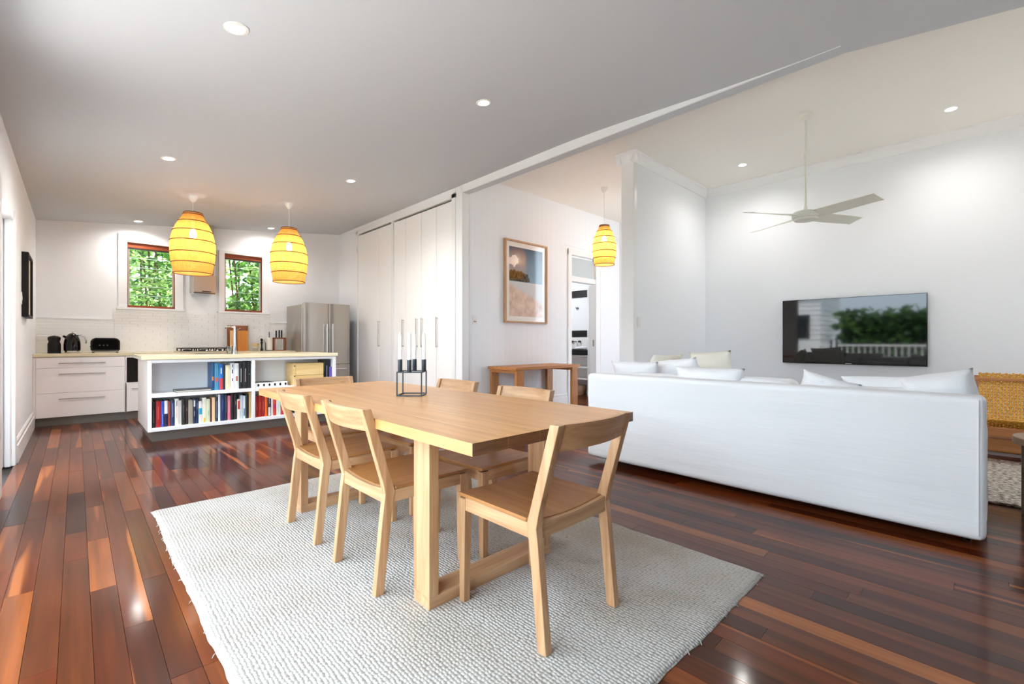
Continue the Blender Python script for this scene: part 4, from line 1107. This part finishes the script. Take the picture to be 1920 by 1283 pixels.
# rotation: x-axis of the pillow along world y (rz=90), tilt about it
put_pillow('white cushion at the far left end of the sofa top', (3.88, 2.32, .735), (.46,.36,.15), (R_(65),0,R_(100)), M['linen'], 1)
put_pillow('rumpled white cushion second from the sofa left end', (4.08, 1.96, .745), (.48,.44,.16), (R_(55),R_(6),R_(80)), M['linen'], 2)
put_pillow('white square cushion behind the rumpled one, left of the upright cream cushion', (4.42, 2.36, .745), (.46,.46,.15), (R_(66),0,R_(170)), M['linen_cream'], 3)
put_pillow('upright cream cushion, tallest above the sofa back', (4.58, 1.90, .76), (.44,.46,.14), (R_(84),R_(4),R_(84)), M['linen_cream'], 4)
put_pillow('wide white cushion with a pointed right corner on the sofa back', (3.64, 1.53, .735), (.56,.30,.17), (R_(80),0,R_(90)), M['linen'], 5)
put_pillow('white cushion with a raised left corner below the television', (3.68, .755, .72), (.34,.27,.12), (R_(78),R_(-15),R_(90)), M['linen'], 6)
put_pillow('flat white cushion leaning under the television right half', (3.76, .47, .74), (.40,.28,.14), (R_(62),R_(3),R_(90)), M['linen'], 7)
put_pillow('large white cushion propped on the right end of the sofa', (3.66, .185, .775), (.33,.27,.19), (R_(72),R_(13),R_(90)), M['linen'], 8)

# ================================================================ TV
tv = thing('television', 'wide black flat television mounted on the right wall', 'television', (XT-.03, 1.19, .80))
G().box(XT-.065, XT-.03, .464, 1.923, .80, 1.638).build('casing', M['black'], tv, bevel=.003)
G().box(XT-.0665, XT-.064, .474, 1.913, .822, 1.630).build('screen', M['glassy'], tv)
G().box(XT-.0675, XT-.064, 1.16, 1.225, .806, .813).build('badge', M['nickel'], tv)
G().box(XT-.03, XT, 1.0, 1.4, 1.05, 1.4).build('wall_mount', M['blackm'], tv)

# ================================================================ CEILING FAN
fxc, fyc, fz = 5.374, 1.278, 2.35
fan = thing('ceiling_fan', 'white four-blade ceiling fan on a long rod', 'fan', (fxc, fyc, ZC))
fw = mat('fan_white', (226,226,216), .4)
G().lathe([(.062,0),(.062,-.03),(.055,-.05),(.03,-.06),(.012,-.062)], (fxc,fyc,ZC), 28).build('canopy', fw, fan, smooth='auto')
G().lathe([(.013,-.05),(.013,-.40),(.019,-.415),(.019,-.44),(.013,-.455),(.013,-.92),(.02,-.97),(.04,-.99)], (fxc,fyc,ZC), 16).build('rod', fw, fan, smooth='auto')
G().lathe([(.04,.06),(.11,.055),(.125,.03),(.125,.008),(.118,.0),(.118,-.005)], (fxc,fyc,fz-.0), 32).build('motor_housing', fw, fan, smooth='auto')
G().lathe([(.108,-.006),(.112,-.012),(.10,-.03),(.06,-.04),(0,-.042)], (fxc,fyc,fz), 32).build('bottom_cap', fw, fan, smooth='auto')
for k, adeg in enumerate((-113, -29, 60, 147)):
    a = R_(adeg); g = G(); N = 14
    def bl(u, v, off):
        r = .10+.57*u; wd_ = .058+.012*math.sin(PI*min(1,u*1.1)); wd_ = .055+.03*u if u < .4 else .067
        y = (v-.5)*2*wd_*(1 if u < .93 else 1)+ (0 if u < .9 else (u-.9)*.15*(v))
        z = .018-(v-.5)*.055*(1-.3*u)+off; return Vector((fxc+r*math.cos(a)-y*math.sin(a), fyc+r*math.sin(a)+y*math.cos(a), fz+z))
    g.grid(lambda u, v: bl(u, v, 0), N, 4); b = len(g.v); g.grid(lambda u, v: bl(u, v, -.006), N, 4); m = N+1
    g.f += [(i, i+1, b+i+1, b+i) for i in range(N)]+[(4*m+i, 4*m+i+1, b+4*m+i+1, b+4*m+i) for i in range(N)]
    g.f += [(j*m, (j+1)*m, b+(j+1)*m, b+j*m) for j in range(4)]+[(j*m+N, (j+1)*m+N, b+(j+1)*m+N, b+j*m+N) for j in range(4)]
    g.build('blade', fw, fan, smooth='auto')

# ================================================================ LIVING ZONE: rug, armchair, side table
def rug2_mat():
    m, n, l, b = newmat('grey_beige_loop_rug')
    t = n.new('ShaderNodeTexCoord'); nz = n.new('ShaderNodeTexNoise'); nz.inputs['Scale'].default_value = 60; nz.inputs['Detail'].default_value = 5
    mp = n.new('ShaderNodeMapping'); mp.inputs['Scale'].default_value = (1, .6, 1)
    l.new(t.outputs['Object'], mp.inputs[0]); l.new(mp.outputs[0], nz.inputs['Vector'])
    r = n.new('ShaderNodeValToRGB'); r.color_ramp.elements[0].position = .4; r.color_ramp.elements[1].position = .6
    r.color_ramp.elements[0].color = rgb(120,104,88); r.color_ramp.elements[1].color = rgb(214,204,190)
    l.new(nz.outputs['Fac'], r.inputs['Fac']); l.new(r.outputs[0], b.inputs['Base Color']); b.inputs['Roughness'].default_value = .95
    bp = n.new('ShaderNodeBump'); bp.inputs['Strength'].default_value = 1; bp.inputs['Distance'].default_value = .01
    l.new(nz.outputs['Fac'], bp.inputs['Height']); l.new(bp.outputs['Normal'], b.inputs['Normal']); return m
g = G().box(4.42, 6.02, -2.2, 1.55, .001, .018)
tag(g.build('living_rug', rug2_mat(), bevel=.006), 'flecked grey-beige loop rug behind the sofa', 'rug')
M['cord'] = mat('mustard_cord', (214,160,62), .7)
ac = thing('lounge_chair', 'low timber lounge chair with mustard woven cord seat, right edge', 'armchair', (6.3, -.37, .018))
CHY0, CHY1 = -.72, .06
path = [(5.93,.385),(5.96,.36),(6.06,.29),(6.2,.235),(6.36,.25),(6.48,.36),(6.58,.52),(6.65,.66),(6.68,.765)]
def pth(u):
    k = u*(len(path)-1); i = min(int(k), len(path)-2); f = k-i; return (path[i][0]*(1-f)+path[i+1][0]*f, path[i][1]*(1-f)+path[i+1][1]*f)
g = G(); NS = 44; NW = 34
for j in range(NW):           # cords across the frame, woven
    y0 = CHY0+(CHY1-CHY0)*(j+.5)/NW
    pts = []
    for i in range(NS+1):
        x, z = pth(i/NS); pts.append((x, y0, z+.005*(1 if (i+j) % 2 else -1)))
    g.tube(pts, .009, n=4)
g.build('woven_warp', M['cord'], ac, kind='stuff')
g = G()
for i in range(NS):
    x, z = pth((i+.5)/NS)
    g.tube([(x, CHY0+(CHY1-CHY0)*j/24, z+.005*(1 if (i+j) % 2 else -1)) for j in range(25)], .007, n=4)
g.build('woven_weft', M['cord'], ac, kind='stuff')
tk_y = wood('teak_y', (176,116,66), (200,140,86), 'y', scale=.7); tk_z = wood('teak_z', (176,116,66), (200,140,86), 'z', scale=.7); tk_x = wood('teak_x', (150,96,56), (180,120,76), 'x', scale=.7)
G().box(5.90, 5.94, CHY0-.03, CHY1+.03, .235, .32).build('front_rail', tk_y, ac, bevel=.006)
G().box(5.95, 5.98, CHY0-.03, CHY1+.03, .10, .215).build('stretcher', tk_y, ac, bevel=.006)
G().box(6.38, 6.44, CHY0-.03, CHY1+.03, .02, .16).build('rear_stretcher', tk_x, ac, bevel=.004)
G().box(6.64, 6.68, CHY0-.03, CHY1+.03, .69, .72).build('crest_rail', tk_y, ac, bevel=.006)
for yy in (CHY0-.03, CHY1+.0):
    G().box(5.91, 6.62, yy, yy+.03, .20, .25).build('side_rail', tk_x, ac, bevel=.004)
    G().hexa([(5.90,yy,.018),(5.93,yy,.018),(5.93,yy+.03,.018),(5.90,yy+.03,.018)],[(5.90,yy,.40),(5.94,yy,.40),(5.94,yy+.03,.40),(5.90,yy+.03,.40)]).build('leg', tk_z, ac)
    G().hexa([(6.56,yy,.018),(6.59,yy,.018),(6.59,yy+.03,.018),(6.56,yy+.03,.018)],[(6.65,yy,.74),(6.68,yy,.74),(6.68,yy+.03,.74),(6.65,yy+.03,.74)]).build('leg', tk_z, ac)
st = thing('side_table', 'weathered grey-brown timber side table with rounded top, right edge', 'side table', (4.3, -.38, 0))
wz = wood('weathered_z', (96,78,62), (130,108,88), 'z', scale=.8); wx = wood('weathered_x', (140,108,78), (166,132,98), 'x', scale=.6)
pts = [(4.30+.27*math.cos(2*PI*k/40), -.38+.27*math.sin(2*PI*k/40)) for k in range(40)]
G().prism(pts, .445, .49).build('tabletop', wx, st, bevel=.006)
for (xa, ya, xb, yb_) in ((4.07,-.41,4.53,-.35),(4.27,-.61,4.33,-.41),(4.27,-.35,4.33,-.15)):
    G().box(xa, xb, ya, yb_, 0, .445).build('leg_panel', wz, st, bevel=.004)
orn = thing('carved_ornament', 'pale timber ornament with a white tip on the side table', 'ornament', (4.20, -.22, .49))
G().tube([(4.22,-.22,.49),(4.22,-.215,.53),(4.225,-.225,.57),(4.235,-.24,.60)], [.035,.026,.018,.016], n=12).build('stem', tk_z, orn, smooth=True)
G().tube([(4.18,-.165,.635),(4.20,-.185,.62),(4.235,-.24,.60),(4.27,-.30,.585)], [.007,.014,.018,.012], n=12).build('white_tip', mat('glazed_white',(236,238,232),.2), orn, smooth=True)

# ================================================================ CONSOLE TABLE
cs_ = thing('console_table', 'mid-brown oak console table below the beach picture', 'table', (4.93, 4.63, 0))
cx0, cx1, cy0, cy1 = 4.24, 5.62, 4.35, 4.925
G().box(cx0, cx1, cy0, cy1, .695, .735).build('tabletop', M['cons_x'], cs_, bevel=.002)
for xa, xb in ((cx0+.03, cx0+.16), (cx1-.17, cx1-.04)):
    G().box(xa, xb, cy0+.01, cy0+.055, 0, .652).build('leg', M['cons_z'], cs_, bevel=.002)
    G().box(xa, xb, cy1-.055, cy1-.01, 0, .652).build('leg', M['cons_z'], cs_, bevel=.002)
    G().box(xa, xb, cy0+.01, cy1-.01, .652, .695).build('top_rail', M['cons_x'], cs_, bevel=.002)
    G().box(xa, xb, cy0+.055, cy1-.055, 0, .04).build('floor_rail', M['cons_x'], cs_, bevel=.002)

# ================================================================ BEACH PICTURE
def beach_mat(x0, x1, z0, z1):
    m, n, l, b = newmat('beach_print')
    t = n.new('ShaderNodeTexCoord'); sp = n.new('ShaderNodeSeparateXYZ'); l.new(t.outputs['Object'], sp.inputs[0])
    def rng(src, a, b2):
        r = n.new('ShaderNodeMapRange'); r.inputs['From Min'].default_value = a; r.inputs['From Max'].default_value = b2; l.new(src, r.inputs['Value']); return r.outputs[0]
    u = rng(sp.outputs['X'], x0, x1); v = rng(sp.outputs['Z'], z0, z1)
    def math_(op, a, b2, clamp=False):
        q = n.new('ShaderNodeMath'); q.operation = op; q.use_clamp = clamp
        for i, s in enumerate((a, b2)):
            if isinstance(s, (int, float)): q.inputs[i].default_value = s
            else: l.new(s, q.inputs[i])
        return q.outputs[0]
    def mix(f, a, b2):
        q = n.new('ShaderNodeMix'); q.data_type = 'RGBA'
        l.new(f, q.inputs[0])
        for i, s in ((6, a), (7, b2)):
            if isinstance(s, tuple): q.inputs[i].default_value = s
            else: l.new(s, q.inputs[i])
        return q.outputs[2]
    cv = n.new('ShaderNodeCombineXYZ'); l.new(u, cv.inputs[0]); l.new(v, cv.inputs[1])
    def nz(s, d=5, off=0):
        q = n.new('ShaderNodeTexNoise'); q.inputs['Scale'].default_value = s; q.inputs['Detail'].default_value = d
        mp = n.new('ShaderNodeMapping'); mp.inputs['Location'].default_value = (off, off, 0); l.new(cv.outputs[0], mp.inputs[0]); l.new(mp.outputs[0], q.inputs['Vector']); return q.outputs['Fac']
    # sky gradient is part of the printed photograph
    skyc = n.new('ShaderNodeValToRGB'); e = skyc.color_ramp.elements; e[0].position = .5; e[0].color = rgb(128,158,176); e[1].position = 1; e[1].color = rgb(64,84,108); l.new(v, skyc.inputs['Fac'])
    def blob(cx_, cy_, rx, ry, ns, am):
        du = math_('DIVIDE', math_('SUBTRACT', u, cx_), rx); dv = math_('DIVIDE', math_('SUBTRACT', v, cy_), ry)
        d = math_('ADD', math_('MULTIPLY', du, du), math_('MULTIPLY', dv, dv))
        d = math_('ADD', d, math_('MULTIPLY', math_('SUBTRACT', nz(ns), .5), am))
        return math_('MULTIPLY', math_('SUBTRACT', 1.0, d), 5.0, True)
    c = skyc.outputs[0]
    c = mix(blob(.10, .80, .20, .07, 9, 5.0), c, rgb(226,220,216))
    sea = math_('MULTIPLY', math_('SUBTRACT', .505, v), 200.0, True)
    c = mix(sea, c, rgb(206,206,206))
    foam = math_('ADD', math_('MULTIPLY', u, -.26), .50)
    foam = math_('ADD', foam, math_('MULTIPLY', math_('SUBTRACT', nz(6, 5, 3), .5), .10))
    sd = math_('MULTIPLY', math_('SUBTRACT', foam, v), 14.0, True)
    sandc = n.new('ShaderNodeValToRGB'); sandc.color_ramp.elements[0].color = rgb(196,164,146); sandc.color_ramp.elements[1].color = rgb(232,208,190); sandc.color_ramp.elements[0].position = .3; sandc.color_ramp.elements[1].position = .7
    l.new(nz(9, 8, 5), sandc.inputs['Fac'])
    c = mix(sd, c, sandc.outputs[0])
    tr_ = blob(.16, .555, .44, .115, 14, 1.5)
    above = math_('MULTIPLY', math_('SUBTRACT', v, .50), 80.0, True)
    tr2 = math_('MULTIPLY', tr_, above)
    trc = n.new('ShaderNodeValToRGB'); trc.color_ramp.elements[0].color = rgb(24,36,24); trc.color_ramp.elements[1].color = rgb(92,80,56); trc.color_ramp.elements[0].position = .4; trc.color_ramp.elements[1].position = .65
    l.new(nz(22, 4, 9), trc.inputs['Fac'])
    c = mix(tr2, c, trc.outputs[0])
    l.new(c, b.inputs['Base Color']); b.inputs['Roughness'].default_value = .08; b.inputs['Specular IOR Level'].default_value = .5
    return m
px0, px1, pz0, pz1 = 4.555, 5.485, 1.37, 2.615
pc = thing('framed_beach_picture', 'oak-framed beach photograph on the hall wall above the console', 'picture', (5.02, YH-.01, 1.99))
fw_ = .026
G().box(px0,px0+fw_,YH-.055,YH-.009,pz0,pz1).box(px1-fw_,px1,YH-.055,YH-.009,pz0,pz1).box(px0+fw_,px1-fw_,YH-.055,YH-.009,pz1-fw_,pz1).box(px0+fw_,px1-fw_,YH-.055,YH-.009,pz0,pz0+fw_).build('frame', M['oak_z'], pc, bevel=.002)
G().box(px0+fw_,px1-fw_,YH-.03,YH-.01,pz0+fw_,pz1-fw_).build('mat_board', mat('mat_board',(240,234,226),.1), pc)
G().box(px0+.10,px1-.10,YH-.0315,YH-.0295,pz0+.10,pz1-.10).build('print', beach_mat(px0+.10,px1-.10,pz0+.10,pz1-.10), pc)

# box frame on the left wall
bf = thing('black_box_frame', 'deep black box frame on the left wall', 'picture', (XL, 6.95, 1.66))
by0, by1, bz0, bz1, bd = 6.66, 7.28, 1.335, 1.985, .05
G().box(XL,XL+bd,by0,by0+.025,bz0,bz1).box(XL,XL+bd,by1-.025,by1,bz0,bz1).box(XL,XL+bd,by0+.025,by1-.025,bz1-.025,bz1).box(XL,XL+bd,by0+.025,by1-.025,bz0,bz0+.025).build('frame', M['blackm'], bf, bevel=.002)
G().box(XL+.02,XL+.03,by0+.025,by1-.025,bz0+.025,bz1-.025).build('artwork', mat('cream_art',(226,214,198),.5), bf)
def switch(name, label, x0,x1,y0,y1,z0,z1, n):
    t = thing(name, label, 'switch', ((x0+x1)/2,(y0+y1)/2,(z0+z1)/2)); G().box(x0,x1,y0,y1,z0,z1).build('plate', M['white'], t, bevel=.002)
    return t
s_ = switch('light_switch', 'white light switch on the left wall before the black frame', XL,XL+.01,6.50,6.58,1.45,1.57,1)
G().box(XL+.01,XL+.014,6.525,6.555,1.49,1.53).build('rocker', M['trim'], s_)
s_ = switch('light_switch', 'white light switch on the hall wall left of the picture', 3.97,4.045,YH-.018,YH-.008,1.33,1.45,1)
G().box(3.985,4.005,YH-.022,YH-.018,1.355,1.375).box(4.012,4.032,YH-.022,YH-.018,1.355,1.375).build('rocker', M['nickel'], s_)
s_ = switch('light_switch', 'small white light switch on the nib wall above the sofa', 5.02,5.09,YN-.01,YN,1.27,1.39,1)
G().box(5.04,5.06,YN-.014,YN-.01,1.3,1.32).box(5.04,5.06,YN-.014,YN-.01,1.345,1.365).build('rocker', M['trim'], s_)

# ================================================================ WASHROOM beyond the hall door
wr = [o for o in D.objects if o.name == 'wall_washroom'][0]
G().box(7.775,7.80,5.1,8.7,2.03,2.18).build('black_band', M['blackm'], wr)
G().box(7.775,7.80,5.1,8.7,1.19,1.325).build('black_band', M['blackm'], wr)
g = G(); z = .93
while z < 1.18:
    y = 5.1
    while y < 7.6: g.box(7.79,7.799,y+.001,y+.148,z+.001,z+.049); y += .15
    z += .05
g.build('wall_tiles', tm, wr, kind='stuff')
for y in (5.75, 6.10):
    hk = thing('wall_hook', 'small chrome hook on the washroom wall, %s' % ('right one' if y < 6 else 'left one'), 'hook', (7.79, y, 1.80), 0, 'washroom hooks')
    G().lathe([(.035,0),(.035,.006),(.01,.008)], n=14).build('rose', M['chrome'], hk, world=False).rotation_euler = (0,-PI/2,0)
    G().tube([(0,0,0),(-.05,0,0),(-.06,0,.03)], .007).build('peg', M['steel_dark'], hk, world=False)
    hk.location = (7.80, y, 1.80)
v = thing('washroom_vanity', 'washroom bench with black top and open white shelves', 'vanity', (7.55, 6.2, 0))
G().box(7.25,7.795,5.1,7.6,.82,.92).build('black_top', M['blackm'], v)
for z in (.79,.56,.33): G().box(7.28,7.795,5.1,7.6,z,z+.025).build('shelf', M['white'], v)
for y in (5.1,7.57): G().box(7.28,7.795,y,y+.03,0,.79).build('side_panel', M['white'], v)
G().box(7.78,7.795,5.13,7.57,.05,.79).build('back_panel', M['cab'], v)
tw = thing('folded_towels', 'crumpled white towel on the black washroom bench', 'towel', (7.5, 5.72, .92))
weld(soft_box(7.38,7.62,5.62,5.86,.921,.985,.03,(10,10,6),.012,9,3).build('towel_fold', M['linen'], tw))
tp = thing('wall_tap', 'chrome wall tap over the washroom bench', 'tap', (7.79, 6.12, 1.09))
G().tube([(7.79,6.12,1.09),(7.66,6.12,1.09),(7.64,6.12,1.06)], .011).build('spout', M['steel_dark'], tp, smooth=True)
for y in (6.02,6.22): G().cyl((7.79,y,1.09),(7.74,y,1.09),.022,n=14).build('tap_handle', M['steel_dark'], tp)
bk = thing('storage_basket', 'beige round basket low under the washroom bench', 'basket', (7.4, 5.8, 0))
G().lathe([(.13,0),(.16,.1),(.16,.2),(.15,.2),(.12,.02),(0,.02)], (7.45,5.8,0), 20).build('body', mat('basket',(190,160,130),.8), bk)
wlamp = D.lights.new('washroom_lamp', 'POINT'); wlamp.energy = 45; wlamp.color = (.95,.98,1); wlamp.shadow_soft_size = .15
wo_ = D.objects.new('washroom_lamp', wlamp); C.objects.link(wo_); wo_.location = (6.3, 6.6, 2.3)
wc = thing('ceiling_light', 'round white ceiling light in the washroom', 'light', (6.3,6.6,2.6))
G().lathe([(.15,0),(.15,-.04),(.12,-.06),(0,-.065)], (6.3,6.6,2.6), 24).build('diffuser', M['lamp'], wc)

# ================================================================ OUTSIDE
gm = mat('pale_paving', (196,192,182), .9, var=.1)
o = struct(bx(-30, 30, -30, 30, -.9, -.8), 'ground', gm)
# shrubs beyond the kitchen windows
LM = []
for i, c in enumerate([(84,122,52),(122,152,78),(54,88,44),(160,178,110)]):
    m, n, l, b = newmat('leaf_%d' % i); b.inputs['Base Color'].default_value = rgb(*c); b.inputs['Roughness'].default_value = .4
    b.inputs['Transmission Weight'].default_value = 0
    tl = n.new('ShaderNodeBsdfTranslucent'); tl.inputs['Color'].default_value = rgb(*[min(255,int(v*1.15)) for v in c])
    mx = n.new('ShaderNodeMixShader'); mx.inputs[0].default_value = .45
    l.new(b.outputs[0], mx.inputs[1]); l.new(tl.outputs[0], mx.inputs[2]); l.new(mx.outputs[0], n['Material Output'].inputs['Surface']); LM.append(m)
def leaf(g, p, d, L, W):
    d = d.normalized(); s = d.cross(Vector((random.uniform(-1,1), random.uniform(-1,1), random.uniform(-1,1)))).normalized(); nn = d.cross(s)
    g.add([p, p+d*L*.45+s*W/2+nn*.01, p+d*L, p+d*L*.45-s*W/2+nn*.01, p+d*L*.5-nn*.006], [(0,1,4),(1,2,4),(2,3,4),(3,0,4)])
def shrub(name, label, x0, x1, y0, y1, z0, z1, n, L, seed):
    random.seed(seed)
    t = thing(name, label, 'tree' if 'tree' in name else 'shrub', ((x0+x1)/2, (y0+y1)/2, -.8))
    gs = [G() for _ in LM]; st_ = G()
    for k in range(9):
        x = random.uniform(x0, x1); y = random.uniform(y0, y1); xb = x+random.uniform(-.3,.3)
        st_.tube([(x,y,-.8),((x+xb)/2+.05,y,z0+.4*(z1-z0)),(xb,y+random.uniform(-.2,.2),z1)], [.03,.018,.008], n=6)
    st_.build('stems', mat('bark_'+str(seed), (90,70,50), .9), t)
    for k in range(n):
        p = Vector((random.uniform(x0,x1), random.uniform(y0,y1), random.uniform(z0,z1)))
        if noise.noise((p.x*2.2, p.y*2.2, p.z*2.2)) < -.2: continue
        d = Vector((random.uniform(-1,1), random.uniform(-1,.6), random.uniform(-.9,.3)))
        leaf(random.choice(gs), p, d, L*random.uniform(.6,1.3), L*.38)
    for g, m in zip(gs, LM): g.build('foliage', m, t, kind='stuff')
shrub('garden_shrub', 'leafy green shrub outside the left kitchen window', -.1, 1.95, 9.6, 10.9, .5, 4.2, 11000, .12, 11)
shrub('garden_shrub', 'broad-leaved green shrub outside the right kitchen window', 2.25, 4.7, 9.6, 10.9, .5, 4.2, 9500, .16, 12)
shrub('garden_tree', 'dense green tree crown behind the shrubs outside the kitchen windows', -1.5, 6.5, 12.0, 13.5, -.5, 5.2, 9000, .34, 13)
# what the television mirrors: deck, balustrade, hedge and the neighbour's house left of the deck doors
random.seed(5)
o = struct(bx(-4.2, XL-.16, -4.0, 6.5, -.1, -.03), 'deck', mat('deck_boards',(214,206,196),.6))
bal = thing('deck_balustrade', 'white deck balustrade outside the left doors', 'railing', (-4.1, 2.7, -.03))
G().box(-4.13,-4.05,-4,6.5,.95,1.0).build('top_rail', M['trim'], bal); G().box(-4.12,-4.06,-4,6.5,.06,.1).build('bottom_rail', M['trim'], bal)
for k in range(70): G().box(-4.105,-4.075,-3.95+k*.15,-3.92+k*.15,.1,.95).build('baluster', M['trim'], bal)
def hedge():
    t = thing('garden_hedge', 'tall green hedge beyond the deck', 'hedge', (-7, 2, -.8)); gs = [G(), G()]
    for k in range(5200):
        p = Vector((random.uniform(-7.6,-6.6), random.uniform(-3,3.85), random.uniform(-.8,2.2)))
        leaf(gs[k % 2], p, Vector((random.uniform(-.3,1), random.uniform(-1,1), random.uniform(-1,.6))), .32, .2)
    for g, m in zip(gs, (LM[0], LM[2])): g.build('foliage', m, t, kind='stuff')
    G().box(-7.4,-6.9,-3,3.8,-.8,2.0).build('inner_mass', mat('hedge_core',(34,48,26),.9), t)
hedge()
nh = thing('neighbour_house', 'white weatherboard house beyond the hedge', 'house', (-9, 6, -.8))
for k in range(22): G().hexa([(-9,4.2,-.8+k*.18),(-5.8,4.2,-.8+k*.18),(-5.8,9.5,-.8+k*.18),(-9,9.5,-.8+k*.18)],[(-9,4.22,-.62+k*.18),(-5.82,4.22,-.62+k*.18),(-5.82,9.5,-.62+k*.18),(-9,9.5,-.62+k*.18)]).build('weatherboard', M['trim'], nh)
G().box(-5.80,-5.78,4.55,5.0,1.2,2.1).build('window', M['glassy'], nh)
G().prism([(3.95,3.1),(9.9,3.1),(6.9,4.6)], -9.4, -5.6, 'yz').build('roof', mat('grey_roof',(130,134,138),.6), nh)
